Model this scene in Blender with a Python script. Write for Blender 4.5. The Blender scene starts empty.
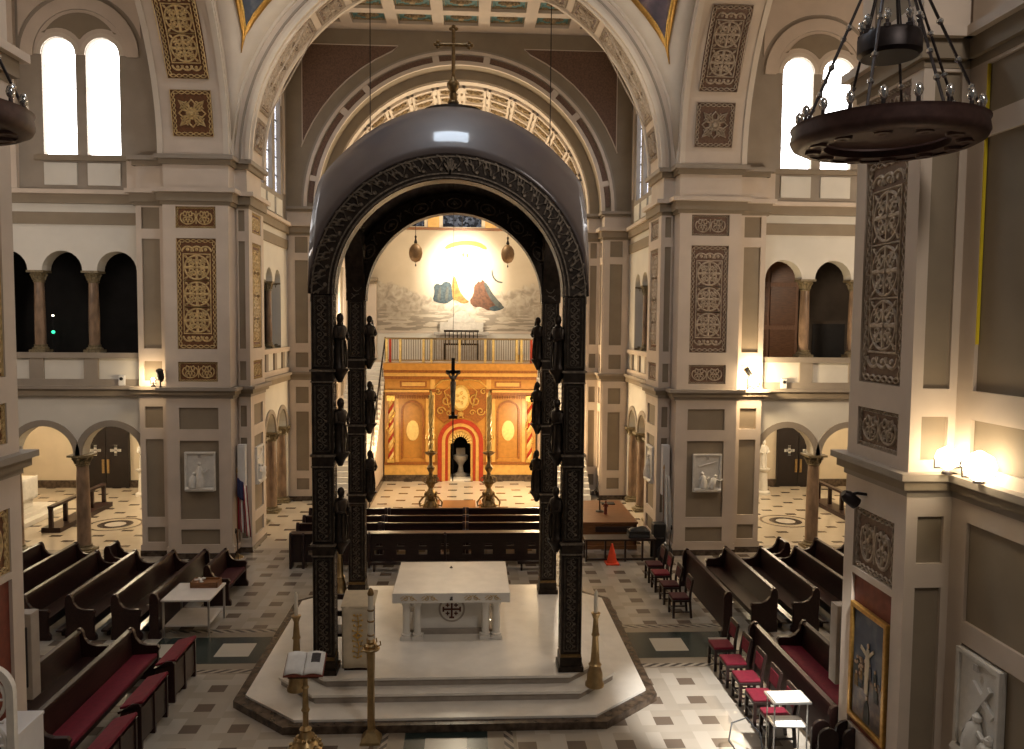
import bpy, bmesh, math, random
from math import sin, cos, pi, sqrt, radians, hypot
from mathutils import Vector, Matrix
from mathutils.geometry import tessellate_polygon
random.seed(7)
SC = bpy.context.scene
COL = SC.collection
PI = pi

# ------------------------------------------------------------------ materials
MATS = {}
def newmat(name):
    m = bpy.data.materials.new(name); m.use_nodes = True
    nt = m.node_tree; b = nt.nodes['Principled BSDF']
    return m, nt, b
def setspec(b, rough, metal=0.0, spec=0.5):
    b.inputs['Roughness'].default_value = rough
    b.inputs['Metallic'].default_value = metal
    b.inputs['Specular IOR Level'].default_value = spec
def mat(name, col, rough=0.6, metal=0.0, var=0.10, scale=6.0, bump=0.0, bscale=40.0, spec=0.4, col2=None, stretch=None):
    """principled surface with a noise variation of its colour and optional bump"""
    m, nt, b = newmat(name); setspec(b, rough, metal, spec)
    N, Lk = nt.nodes, nt.links
    tc = N.new('ShaderNodeTexCoord'); mp = N.new('ShaderNodeMapping')
    if stretch: mp.inputs['Scale'].default_value = stretch
    Lk.new(tc.outputs['Object'], mp.inputs['Vector'])
    nz = N.new('ShaderNodeTexNoise'); nz.inputs['Scale'].default_value = scale; nz.inputs['Detail'].default_value = 5
    Lk.new(mp.outputs['Vector'], nz.inputs['Vector'])
    rp = N.new('ShaderNodeValToRGB')
    c2 = col2 or tuple(max(0, c*(1-var)) for c in col)
    c1 = col if col2 else tuple(min(1, c*(1+var)) for c in col)
    rp.color_ramp.elements[0].position = 0.35; rp.color_ramp.elements[1].position = 0.65
    rp.color_ramp.elements[0].color = (*c2, 1); rp.color_ramp.elements[1].color = (*c1, 1)
    Lk.new(nz.outputs['Fac'], rp.inputs['Fac']); Lk.new(rp.outputs['Color'], b.inputs['Base Color'])
    if bump:
        n2 = N.new('ShaderNodeTexNoise'); n2.inputs['Scale'].default_value = bscale; n2.inputs['Detail'].default_value = 4
        Lk.new(mp.outputs['Vector'], n2.inputs['Vector'])
        bp = N.new('ShaderNodeBump'); bp.inputs['Strength'].default_value = bump; bp.inputs['Distance'].default_value = 0.02
        Lk.new(n2.outputs['Fac'], bp.inputs['Height']); Lk.new(bp.outputs['Normal'], b.inputs['Normal'])
    MATS[name] = m; return m
def emis(name, col, strength):
    m, nt, b = newmat(name); b.inputs['Base Color'].default_value = (*col, 1)
    b.inputs['Emission Color'].default_value = (*col, 1); b.inputs['Emission Strength'].default_value = strength
    MATS[name] = m; return m

mat('cream', (.61,.51,.415), .7, var=.05, scale=1.5)
mat('cream_light', (.66,.575,.475), .7, var=.05, scale=1.5)
mat('taupe', (.27,.215,.15), .75, var=.06, scale=2)
mat('taupe_grey', (.32,.27,.215), .7, var=.06, scale=2)
mat('white_wall', (.70,.66,.58), .75, var=.04, scale=1.2)
mat('chapel_wall', (.66,.56,.42), .75, var=.05, scale=1.2)
mat('relief_brown', (.14,.055,.018), .6, var=.25, scale=20)
mat('relief_taupe', (.15,.085,.055), .6, var=.2, scale=20)
mat('scroll_gold', (.60,.43,.20), .5, var=.2, scale=14)
mat('scroll_pale', (.44,.35,.26), .55, var=.2, scale=14)
mat('scroll_coffer', (.30,.21,.11), .5, var=.3, scale=14)
mat('coffer_teal', (.10,.20,.20), .6, var=.2, scale=6)
mat('gold_frame', (.50,.28,.07), .35, .7, var=.15, scale=18)
mat('brass', (.44,.31,.15), .36, .9, var=.12, scale=12)
mat('bronze', (.030,.021,.015), .42, .55, var=.4, scale=9, bump=.3, bscale=24)
mat('bronze_light', (.19,.155,.12), .42, .6, var=.4, scale=16, bump=.2)
mat('bronze_gold', (.20,.125,.05), .4, .7, var=.3, scale=16)
mat('lining', (.12,.095,.08), .5, .2, var=.4, scale=5, bump=.3, bscale=12)
mat('dome_grey', (.098,.078,.076), .5, .0, var=.08, scale=2.5, spec=.3)
MATS['dome_grey'].node_tree.nodes['Principled BSDF'].inputs['Coat Weight'].default_value = .4
MATS['dome_grey'].node_tree.nodes['Principled BSDF'].inputs['Coat Roughness'].default_value = .06
mat('iron', (.025,.018,.018), .45, .5, var=.2, scale=10)
mat('chandelier_iron', (.06,.03,.026), .5, .3, var=.2, scale=10)
mat('marble_white', (.80,.76,.69), .22, var=.05, scale=3, bump=.02)
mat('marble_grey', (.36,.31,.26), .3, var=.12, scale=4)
mat('marble_dark', (.075,.052,.036), .25, var=.5, scale=7)
mat('stone_relief', (.74,.70,.63), .6, var=.06, scale=8, bump=.15)
mat('stone_shade', (.46,.42,.37), .65, var=.1, scale=8, bump=.15)
mat('wood_dark', (.025,.0095,.0075), .36, var=.35, scale=5, stretch=(1,8,8), spec=.32)
mat('wood_black', (.022,.011,.009), .4, var=.3, scale=5, stretch=(1,8,8))
mat('wood_brown', (.20,.085,.032), .38, var=.25, scale=5, stretch=(1,8,8))
mat('wood_door', (.30,.15,.08), .5, var=.2, scale=4, stretch=(8,8,1))
mat('door_black', (.014,.009,.008), .5, var=.2, scale=4)
mat('antique_brass', (.17,.115,.05), .36, .75, var=.4, scale=9)
mat('velvet_red', (.145,.004,.016), .85, var=.15, scale=12, bump=.1)
mat('velvet_dim', (.055,.006,.010), .85, var=.15, scale=12, bump=.1)
mat('column_marble', (.235,.155,.10), .3, var=.3, scale=6, stretch=(1,1,.4))
mat('capital_bronze', (.20,.155,.085), .5, var=.3, scale=20, bump=.4)
mat('dark_room', (.020,.017,.016), .8, var=.2, scale=2)  # near-black: darkness of the unlit rooms put into the colour
mat('dim_room', (.10,.075,.055), .8, var=.15, scale=2)  # half-dark gallery, its shade put into the colour
mat('ochre', (.46,.215,.042), .35, var=.1, scale=7)
mat('ochre_light', (.62,.36,.10), .35, var=.1, scale=7)
mat('ochre_deep', (.27,.095,.018), .4, var=.2, scale=14)
mat('arch_red', (.36,.038,.012), .45, var=.12, scale=9)
mat('gold', (.72,.47,.13), .35, .55, var=.2, scale=18, bump=.3)
mat('gold_yellow', (.78,.57,.22), .4, .2, var=.1, scale=10)
mat('robe_blue', (.03,.045,.05), .7, var=.3, scale=9)
mat('robe_gold', (.22,.12,.025), .7, var=.3, scale=9)
mat('robe_rust', (.085,.032,.012), .7, var=.35, scale=9)
mat('robe_grey', (.06,.06,.05), .7, var=.25, scale=9)
mat('skin_paint', (.50,.33,.21), .7, var=.1, scale=9)
mat('rainbow', (.24,.17,.03), .7, var=.1, scale=9)
mat('cloth_cream', (.62,.52,.37), .85, var=.06, scale=8, bump=.1)
mat('cloth_white', (.70,.67,.62), .85, var=.06, scale=8, bump=.1)
mat('table_white', (.62,.57,.52), .45, var=.04, scale=5)
mat('paper', (.74,.72,.68), .7, var=.05, scale=10)
mat('page_dark', (.06,.05,.05), .7, var=.3, scale=30)
mat('speaker_grey', (.30,.26,.22), .6, var=.06, scale=5)
mat('steel', (.45,.43,.40), .3, .8, var=.1, scale=8)
mat('black', (.012,.011,.011), .5, var=.2, scale=8)
mat('cone_orange', (.75,.07,.02), .5, var=.08, scale=8)
mat('wax', (.72,.66,.54), .5, var=.05, scale=8)
mat('panel_red', (.19,.045,.025), .55, var=.15, scale=10)
mat('flag_red', (.30,.03,.04), .8, var=.1, scale=8)
mat('flag_blue', (.03,.035,.10), .8, var=.1, scale=8)
mat('yellow_strip', (.85,.66,.03), .5, var=.05, scale=5)
mat('white_plastic', (.75,.73,.70), .45, var=.03, scale=5)
mat('silver_glass', (.75,.74,.72), .12, .9, var=.05, scale=5)
mat('lamp_brown', (.22,.13,.06), .5, .3, var=.2, scale=30)
mat('copper_red', (.10,.03,.02), .5, var=.1, scale=6)
emis('window_sky', (1.0,.99,.98), 7.0)
emis('flood_glow', (1.0,.84,.58), 16.0)
emis('bulb_warm', (1.0,.86,.60), 9.0)
emis('led_green', (.05,.9,.45), 1.6)
emis('window_back', (.76,.87,1.0), 22.0)

def leaded_mat():
    """leaded stained glass lit from outside: pale panes between dark leads"""
    m, nt, b = newmat('leaded_glass'); N, Lk = nt.nodes, nt.links
    tc = N.new('ShaderNodeTexCoord'); mp = N.new('ShaderNodeMapping'); mp.inputs['Scale'].default_value = (5.5,5.5,5.5)
    Lk.new(tc.outputs['Object'], mp.inputs['Vector'])
    v = N.new('ShaderNodeTexVoronoi'); v.feature = 'DISTANCE_TO_EDGE'; Lk.new(mp.outputs['Vector'], v.inputs['Vector'])
    v2 = N.new('ShaderNodeTexVoronoi'); Lk.new(mp.outputs['Vector'], v2.inputs['Vector'])
    r = N.new('ShaderNodeValToRGB'); r.color_ramp.elements[0].position = .06; r.color_ramp.elements[1].position = .11
    Lk.new(v.outputs['Distance'], r.inputs['Fac'])
    r2 = N.new('ShaderNodeValToRGB'); r2.color_ramp.elements[0].color = (.30,.32,.42,1); r2.color_ramp.elements[1].color = (.95,.95,1,1)
    Lk.new(v2.outputs['Color'], r2.inputs['Fac'])
    mx = N.new('ShaderNodeMix'); mx.data_type = 'RGBA'; mx.inputs[6].default_value = (.01,.01,.012,1)
    Lk.new(r.outputs['Color'], mx.inputs[0]); Lk.new(r2.outputs['Color'], mx.inputs[7])
    Lk.new(mx.outputs[2], b.inputs['Emission Color']); b.inputs['Emission Strength'].default_value = 2.8
    b.inputs['Base Color'].default_value = (.03,.03,.035,1); setspec(b, .2)
    MATS['leaded_glass'] = m
leaded_mat()
def dark_glass():
    m, nt, b = newmat('dark_glass'); N, Lk = nt.nodes, nt.links
    tc = N.new('ShaderNodeTexCoord'); v = N.new('ShaderNodeTexVoronoi'); v.inputs['Scale'].default_value = 9
    Lk.new(tc.outputs['Object'], v.inputs['Vector'])
    r = N.new('ShaderNodeValToRGB'); r.color_ramp.elements[0].color = (.004,.006,.012,1); r.color_ramp.elements[1].color = (.10,.12,.17,1)
    r.color_ramp.elements[0].position = .35
    Lk.new(v.outputs['Color'], r.inputs['Fac']); Lk.new(r.outputs['Color'], b.inputs['Base Color'])
    Lk.new(r.outputs['Color'], b.inputs['Emission Color']); b.inputs['Emission Strength'].default_value = .5
    setspec(b, .7, 0, .2); MATS['dark_glass'] = m
dark_glass()

class NB:
    """small helper for math node graphs"""
    def __init__(s, nt): s.nt = nt
    def m(s, op, a, b=None, c=None):
        n = s.nt.nodes.new('ShaderNodeMath'); n.operation = op
        for i, v in enumerate((a, b, c)):
            if v is None: continue
            if isinstance(v, (int, float)): n.inputs[i].default_value = v
            else: s.nt.links.new(v, n.inputs[i])
        return n.outputs[0]
    def mix(s, f, a, b):
        n = s.nt.nodes.new('ShaderNodeMix'); n.data_type = 'RGBA'
        for i, v in ((0, f), (6, a), (7, b)):
            if isinstance(v, tuple): n.inputs[i].default_value = (*v, 1)
            elif isinstance(v, (int, float)): n.inputs[i].default_value = v
            else: s.nt.links.new(v, n.inputs[i])
        return n.outputs[2]
    def inside(s, v, lo, hi):
        return s.m('MULTIPLY', s.m('GREATER_THAN', v, lo), s.m('LESS_THAN', v, hi))

def floor_mat():
    m, nt, b = newmat('floor_marble'); q = NB(nt); N, Lk = nt.nodes, nt.links
    g = N.new('ShaderNodeNewGeometry'); sp = N.new('ShaderNodeSeparateXYZ'); Lk.new(g.outputs['Position'], sp.inputs[0])
    X, Y = sp.outputs['X'], sp.outputs['Y']
    px, py = .8, .75
    u = q.m('FRACT', q.m('DIVIDE', q.m('ADD', X, 100*px - .12), px)); v = q.m('FRACT', q.m('DIVIDE', q.m('ADD', Y, 100*py - .10), py))
    iu = q.m('FLOOR', q.m('DIVIDE', q.m('ADD', X, 100*px - .12), px)); iv = q.m('FLOOR', q.m('DIVIDE', q.m('ADD', Y, 100*py - .10), py))
    # pinwheel: four oblong slabs round a dark square
    def rnd(k):
        cb = N.new('ShaderNodeCombineXYZ'); Lk.new(iu, cb.inputs[0]); Lk.new(iv, cb.inputs[1]); cb.inputs[2].default_value = k
        w = N.new('ShaderNodeTexWhiteNoise'); w.noise_dimensions = '3D'; Lk.new(cb.outputs[0], w.inputs['Vector']); return w.outputs['Value']
    a, e = .31, .69
    dark = q.m('MULTIPLY', q.inside(u, a, e), q.inside(v, a, e))
    s1 = q.m('MULTIPLY', q.m('LESS_THAN', u, e), q.m('LESS_THAN', v, a))
    s2 = q.m('MULTIPLY', q.m('GREATER_THAN', u, e), q.m('LESS_THAN', v, e))
    s3 = q.m('MULTIPLY', q.m('GREATER_THAN', u, a), q.m('GREATER_THAN', v, e))
    tone = q.m('ADD', q.m('ADD', q.m('MULTIPLY', s1, rnd(1.)), q.m('MULTIPLY', s2, rnd(2.))), q.m('MULTIPLY', s3, rnd(3.)))
    nz = N.new('ShaderNodeTexNoise'); nz.inputs['Scale'].default_value = 3; nz.inputs['Detail'].default_value = 6; Lk.new(g.outputs['Position'], nz.inputs['Vector'])
    c1 = q.mix(tone, (.40,.355,.295), (.285,.245,.195))
    c1 = q.mix(q.m('MULTIPLY', nz.outputs['Fac'], .35), c1, (.43,.385,.325))
    c = q.mix(dark, c1, (.13,.098,.074))
    # paler chapel and sanctuary pavement with small staggered insets
    v2 = q.m('DIVIDE', q.m('ADD', Y, 90.), .62); row = q.m('FLOOR', v2); fv = q.m('FRACT', v2)
    u2 = q.m('FRACT', q.m('ADD', q.m('DIVIDE', q.m('ADD', X, 90.), 1.3), q.m('MULTIPLY', q.m('MODULO', row, 2.), .5)))
    ins = q.m('MULTIPLY', q.inside(u2, .36, .64), q.inside(fv, .33, .67))
    pale = q.mix(q.m('MULTIPLY', nz.outputs['Fac'], .8), (.60,.52,.41), (.50,.42,.32)); pale = q.mix(ins, pale, (.085,.055,.04))
    c = q.mix(q.m('GREATER_THAN', Y, 24.05), c, pale)
    # bands of green marble along both axes of the crossing
    def band(c, along, across, c0, inlim):
        d = q.m('ABSOLUTE', q.m('SUBTRACT', across, c0))
        gr = q.m('MULTIPLY', q.m('LESS_THAN', d, .68), inlim)
        bd = q.m('MULTIPLY', q.m('LESS_THAN', d, 1.16), inlim)
        c = q.mix(bd, c, (.25,.21,.16))
        rope = q.m('MULTIPLY', q.inside(d, .95, 1.1), inlim)
        wv = q.m('GREATER_THAN', q.m('SINE', q.m('ADD', q.m('MULTIPLY', along, 26.), q.m('MULTIPLY', d, 40.))), 0.)
        c = q.mix(rope, c, q.mix(wv, (.34,.29,.23), (.07,.06,.05)))
        c = q.mix(gr, c, (.020,.032,.030))
        w = q.m('FRACT', q.m('DIVIDE', q.m('ADD', along, 100.), 1.3))
        wr = q.m('MULTIPLY', q.m('MULTIPLY', q.inside(w, .22, .76), q.m('LESS_THAN', d, .34)), inlim)
        return q.mix(wr, c, (.46,.42,.35))
    lim1 = q.m('MULTIPLY', q.m('LESS_THAN', Y, 13.2), q.m('GREATER_THAN', Y, 4.))
    c = band(c, Y, X, 0., lim1)
    lim2 = q.m('LESS_THAN', q.m('ABSOLUTE', X), 6.2)
    c = band(c, X, Y, 16.5, lim2)
    # long inlaid carpet of the sanctuary floor
    ca = q.m('MULTIPLY', q.m('LESS_THAN', q.m('ABSOLUTE', X), .85), q.inside(Y, 26., 30.6))
    cs = q.m('MULTIPLY', q.inside(q.m('ABSOLUTE', X), .62, .74), q.inside(Y, 26., 30.6))
    c = q.mix(ca, c, (.34,.17,.075)); c = q.mix(cs, c, (.55,.50,.42))
    # round medallions in the chapel floors
    r = q.m('SQRT', q.m('ADD', q.m('POWER', q.m('SUBTRACT', q.m('ABSOLUTE', X), 11.45), 2.), q.m('POWER', q.m('SUBTRACT', Y, 27.1), 2.)))
    c = q.mix(q.m('LESS_THAN', r, .95), c, (.50,.43,.33)); c = q.mix(q.inside(r, .78, .88), c, (.14,.09,.06))
    c = q.mix(q.m('LESS_THAN', r, .55), c, (.05,.035,.03)); c = q.mix(q.m('LESS_THAN', r, .33), c, (.62,.56,.48))
    Lk.new(c, b.inputs['Base Color']); setspec(b, .22, 0, .5)
    MATS['floor_marble'] = m
floor_mat()

def mural_mat():
    """painted sky over billowing clouds"""
    m, nt, b = newmat('mural_paint'); q = NB(nt); N, Lk = nt.nodes, nt.links
    tc = N.new('ShaderNodeTexCoord'); sp = N.new('ShaderNodeSeparateXYZ'); Lk.new(tc.outputs['Object'], sp.inputs[0])
    nz = N.new('ShaderNodeTexNoise'); nz.inputs['Scale'].default_value = .9; nz.inputs['Detail'].default_value = 8; Lk.new(tc.outputs['Object'], nz.inputs['Vector'])
    mp = N.new('ShaderNodeMapping'); mp.inputs['Scale'].default_value = (1.1,1,1.9); Lk.new(tc.outputs['Object'], mp.inputs['Vector'])
    vo = N.new('ShaderNodeTexVoronoi'); vo.inputs['Scale'].default_value = 2.0; vo.feature = 'DISTANCE_TO_EDGE'; wob = N.new('ShaderNodeMix'); wob.data_type = 'RGBA'; wob.blend_type = 'ADD'; wob.inputs[0].default_value = 1.0; Lk.new(mp.outputs['Vector'], wob.inputs[6]); Lk.new(nz.outputs['Color'], wob.inputs[7]); Lk.new(wob.outputs[2], vo.inputs['Vector'])
    puff = N.new('ShaderNodeValToRGB'); puff.color_ramp.elements[0].color = (.31,.255,.195,1); puff.color_ramp.elements[1].color = (.46,.39,.30,1)
    puff.color_ramp.elements[0].position = .0; puff.color_ramp.elements[1].position = .38
    Lk.new(vo.outputs['Distance'], puff.inputs['Fac'])
    wv = N.new('ShaderNodeTexNoise'); wv.inputs['Scale'].default_value = 2.2; mp2 = N.new('ShaderNodeMapping'); mp2.inputs['Scale'].default_value = (.4,1,3.5)
    Lk.new(tc.outputs['Object'], mp2.inputs['Vector']); Lk.new(mp2.outputs['Vector'], wv.inputs['Vector'])
    streak = q.mix(q.m('MULTIPLY', q.m('GREATER_THAN', wv.outputs['Fac'], .5), .7), (.50,.43,.34), (.20,.165,.13))
    z = q.m('ADD', sp.outputs['Z'], q.m('MULTIPLY', q.m('SUBTRACT', nz.outputs['Fac'], .5), 1.5))
    def smooth(v, lo, hi):
        n = N.new('ShaderNodeMapRange'); n.interpolation_type = 'SMOOTHSTEP'; n.inputs[1].default_value = lo; n.inputs[2].default_value = hi; Lk.new(v, n.inputs[0]); return n.outputs[0]
    low = q.m('SUBTRACT', 1., smooth(z, .55, 1.1))
    x2 = q.m('MINIMUM', q.m('POWER', q.m('DIVIDE', q.m('ABSOLUTE', sp.outputs['X']), 3.2), 2.), 1.)
    vz = q.m('ADD', q.m('SUBTRACT', sp.outputs['Z'], q.m('MULTIPLY', x2, .75)), q.m('MULTIPLY', vo.outputs['Distance'], -.55))
    high = smooth(q.m('ADD', vz, q.m('MULTIPLY', nz.outputs['Fac'], .5)), 1.45, 1.75)
    bil = N.new('ShaderNodeTexNoise'); bil.inputs['Scale'].default_value = 2.6; bil.inputs['Detail'].default_value = 7; bil.inputs['Distortion'].default_value = 1.2; Lk.new(tc.outputs['Object'], bil.inputs['Vector'])
    bc = q.mix(smooth(bil.outputs['Fac'], .36, .62), (.24,.195,.145), (.50,.43,.34))
    c = q.mix(low, q.mix(.55, puff.outputs['Color'], bc), streak)
    sky = q.mix(nz.outputs['Fac'], (.58,.48,.35), (.40,.32,.23))
    c = q.mix(high, c, sky)
    Lk.new(c, b.inputs['Base Color']); setspec(b, .8, 0, .2); MATS['mural_paint'] = m
mural_mat()
def painting_mat(name, top, mid, low, scale):
    m, nt, b = newmat(name); N, Lk = nt.nodes, nt.links
    tc = N.new('ShaderNodeTexCoord'); nz = N.new('ShaderNodeTexNoise'); nz.inputs['Scale'].default_value = scale; nz.inputs['Detail'].default_value = 6
    Lk.new(tc.outputs['Object'], nz.inputs['Vector'])
    r = N.new('ShaderNodeValToRGB'); e = r.color_ramp.elements; e[0].color = (*low, 1); e[1].color = (*top, 1); e[0].position = .3; e[1].position = .75
    k = e.new(.52); k.color = (*mid, 1); Lk.new(nz.outputs['Fac'], r.inputs['Fac']); Lk.new(r.outputs['Color'], b.inputs['Base Color']); setspec(b, .5)
    MATS[name] = m
painting_mat('paint_blue', (.20,.21,.22), (.055,.075,.115), (.03,.04,.07), 2.2)
painting_mat('paint_mauve', (.42,.30,.25), (.12,.085,.11), (.035,.03,.05), 1.4)
painting_mat('paint_crowd', (.26,.16,.09), (.11,.07,.045), (.04,.03,.028), 8)

# ------------------------------------------------------------------ mesh builder
class MB:
    def __init__(s): s.v = []; s.f = []; s.mi = []; s.mats = []; s.fn = None; s.M = Matrix.Identity(4); s.cur = 0
    def mat(s, name):
        if name not in s.mats: s.mats.append(name)
        s.cur = s.mats.index(name); return s
    def add(s, verts, faces):
        n = len(s.v)
        for p in verts:
            p = s.M @ Vector(p)
            if s.fn: p = Vector(s.fn(p))
            s.v.append(p)
        for f in faces: s.f.append(tuple(n+i for i in f)); s.mi.append(s.cur)
        return s
    def box(s, x0, x1, y0, y1, z0, z1):
        return s.add([(x0,y0,z0),(x1,y0,z0),(x1,y1,z0),(x0,y1,z0),(x0,y0,z1),(x1,y0,z1),(x1,y1,z1),(x0,y1,z1)],
                     [(0,3,2,1),(4,5,6,7),(0,1,5,4),(1,2,6,5),(2,3,7,6),(3,0,4,7)])
    def poly(s, loops, d0, d1):
        """extrude a polygon with holes; loops in local (x,z), depth along y from d0 to d1"""
        flat = [p for l in loops for p in l]
        tri = tessellate_polygon([[Vector((p[0], p[1], 0)) for p in l] for l in loops])
        n = len(flat)
        V = [(p[0], d0, p[1]) for p in flat] + [(p[0], d1, p[1]) for p in flat]
        F = [tuple(t) for t in tri] + [tuple(n+i for i in reversed(t)) for t in tri]
        k = 0
        for l in loops:
            m = len(l)
            for i in range(m):
                a, b_ = k+i, k+(i+1) % m; F.append((a, b_, n+b_, n+a))
            k += m
        return s.add(V, F)
    def prism_z(s, pts, z0, z1):
        n = len(pts)
        return s.add([(x,y,z0) for x,y in pts]+[(x,y,z1) for x,y in pts],
                     [tuple(reversed(range(n))), tuple(range(n,2*n))]+[(i,(i+1)%n,n+(i+1)%n,n+i) for i in range(n)])
    def prism_x(s, pts, x0, x1):
        n = len(pts)
        return s.add([(x0,y,z) for y,z in pts]+[(x1,y,z) for y,z in pts],
                     [tuple(range(n)), tuple(reversed(range(n,2*n)))]+[(i,n+i,n+(i+1)%n,(i+1)%n) for i in range(n)])
    def lathe(s, prof, c=(0,0,0), seg=16, sx=1., sy=1., rot=0.):
        V = []; F = []
        for r, z in prof:
            for k in range(seg):
                a = 2*PI*k/seg+rot; V.append((c[0]+r*cos(a)*sx, c[1]+r*sin(a)*sy, c[2]+z))
        for i in range(len(prof)-1):
            for k in range(seg):
                k2 = (k+1) % seg; F.append((i*seg+k, i*seg+k2, (i+1)*seg+k2, (i+1)*seg+k))
        F.append(tuple(reversed(range(seg)))); F.append(tuple(range((len(prof)-1)*seg, len(prof)*seg)))
        return s.add(V, F)
    def tube(s, pts, r, seg=8):
        P = [Vector(p) for p in pts]; V = []; F = []; n = len(P)
        rr = r if isinstance(r, (list, tuple)) else [r]*n
        up = Vector((0,0,1)); prev = None
        for i, p in enumerate(P):
            t = (P[min(i+1,n-1)]-P[max(i-1,0)]).normalized()
            a = prev if prev is not None else (up if abs(t.z) < .95 else Vector((1,0,0)))
            b = t.cross(a).normalized(); a = b.cross(t).normalized(); prev = a
            for k in range(seg):
                q = 2*PI*k/seg; V.append(p+(a*cos(q)+b*sin(q))*rr[i])
        for i in range(n-1):
            for k in range(seg):
                k2 = (k+1) % seg; F.append((i*seg+k, i*seg+k2, (i+1)*seg+k2, (i+1)*seg+k))
        F.append(tuple(reversed(range(seg)))); F.append(tuple(range((n-1)*seg, n*seg)))
        return s.add(V, F)
    def ribbon(s, pts, w, t, closed=False):
        """raised ridge along a 2D path in local (x,z); relief towards -y"""
        n = len(pts); V = []; F = []
        for i, p in enumerate(pts):
            a = pts[(i-1) % n] if (closed or i) else p; b = pts[(i+1) % n] if (closed or i < n-1) else p
            dx, dz = b[0]-a[0], b[1]-a[1]; l = hypot(dx, dz) or 1; nx, nz = -dz/l*w/2, dx/l*w/2
            V += [(p[0]+nx, 0, p[1]+nz), (p[0]+nx*.4, -t, p[1]+nz*.4), (p[0]-nx*.4, -t, p[1]-nz*.4), (p[0]-nx, 0, p[1]-nz)]
        for i in range(n if closed else n-1):
            j = (i+1) % n
            for k in range(3): F.append((4*i+k, 4*j+k, 4*j+k+1, 4*i+k+1))
        return s.add(V, F)
    def disc(s, c, r, t, seg=14):
        """low boss on a relief in local (x,z)"""
        V = [(c[0]+r*cos(2*PI*k/seg), 0, c[1]+r*sin(2*PI*k/seg)) for k in range(seg)] + \
            [(c[0]+.6*r*cos(2*PI*k/seg), -t, c[1]+.6*r*sin(2*PI*k/seg)) for k in range(seg)]
        return s.add(V, [(k, (k+1)%seg, seg+(k+1)%seg, seg+k) for k in range(seg)]+[tuple(range(seg, 2*seg))])
    def grid(s, fn, nu, nv):
        V = [fn(i/nu, j/nv) for j in range(nv+1) for i in range(nu+1)]
        return s.add(V, [(j*(nu+1)+i, j*(nu+1)+i+1, (j+1)*(nu+1)+i+1, (j+1)*(nu+1)+i) for j in range(nv) for i in range(nu)])
    def build(s, name, mats=None, parent=None, smooth=False, bevel=0., label=None, solid=0., cat=None, group=None, kind=None):
        me = bpy.data.meshes.new(name)
        me.from_pydata([tuple(p) for p in s.v], [], s.f)
        ml = s.mats or ([mats] if isinstance(mats, str) else list(mats))
        for m in ml: me.materials.append(MATS[m])
        me.polygons.foreach_set('material_index', s.mi if s.mats else [0]*len(s.f))
        bm = bmesh.new(); bm.from_mesh(me); bmesh.ops.recalc_face_normals(bm, faces=bm.faces); bm.to_mesh(me); bm.free()
        if smooth:
            me.polygons.foreach_set('use_smooth', [True]*len(me.polygons))
            try: me.set_sharp_from_angle(angle=radians(40))
            except Exception: pass
        me.update()
        o = bpy.data.objects.new(name, me); COL.objects.link(o)
        if parent: o.parent = parent
        if solid:
            md = o.modifiers.new('thick', 'SOLIDIFY'); md.thickness = solid; md.offset = 0
        if bevel:
            md = o.modifiers.new('soft', 'BEVEL'); md.width = bevel; md.segments = 2; md.limit_method = 'ANGLE'
        if label: o['label'] = label
        if cat: o['category'] = cat
        if group: o['group'] = group
        if kind: o['kind'] = kind
        return o

def thing(name, label, cat, loc=(0,0,0), rz=0., group=None, kind=None):
    o = bpy.data.objects.new(name, None); COL.objects.link(o); o.empty_display_size = .2
    o.location = loc; o.rotation_euler = (0,0,rz); o['label'] = label; o['category'] = cat
    if group: o['group'] = group
    if kind: o['kind'] = kind
    return o
def dup(root, loc, rz, label=None, group=None, scale=None):
    def cp(o, par):
        c = o.copy(); COL.objects.link(c); c.parent = par
        for ch in o.children: cp(ch, c)
        return c
    r = cp(root, None); r.location = loc; r.rotation_euler = (0,0,rz)
    if scale: r.scale = scale
    if label: r['label'] = label
    if group: r['group'] = group
    return r
def dup_part(o, parent, loc=None, rz=None):
    c = o.copy(); COL.objects.link(c); c.parent = parent
    if loc is not None: c.location = loc
    if rz is not None: c.rotation_euler = (0,0,rz)
    for ch in o.children: dup_part(ch, c)
    return c
def struct(name, label=None, cat=None):
    o = bpy.data.objects.new(name, None); COL.objects.link(o); o['kind'] = 'structure'
    if label: o['label'] = label; o['category'] = cat or name.split('_')[0]
    return o
def arcpts(cx, cz, R, a0, a1, n): return [(cx+R*cos(a0+(a1-a0)*i/n), cz+R*sin(a0+(a1-a0)*i/n)) for i in range(n+1)]
def archloop(cx, hw, z0, zs, n=14):
    """closed loop of a round-headed opening"""
    return [(cx-hw, z0)] + arcpts(cx, zs, hw, PI, 0, n) + [(cx+hw, z0)]
def rect(x0, x1, z0, z1): return [(x0,z0),(x1,z0),(x1,z1),(x0,z1)]
def frame_matrix(origin, facing):
    """local x along the wall, y into the wall, z up; facing is the outward normal"""
    rz = {'-y': 0, '+x': PI/2, '-x': -PI/2, '+y': PI}[facing]
    return Matrix.Translation(origin) @ Matrix.Rotation(rz, 4, 'Z')

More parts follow.
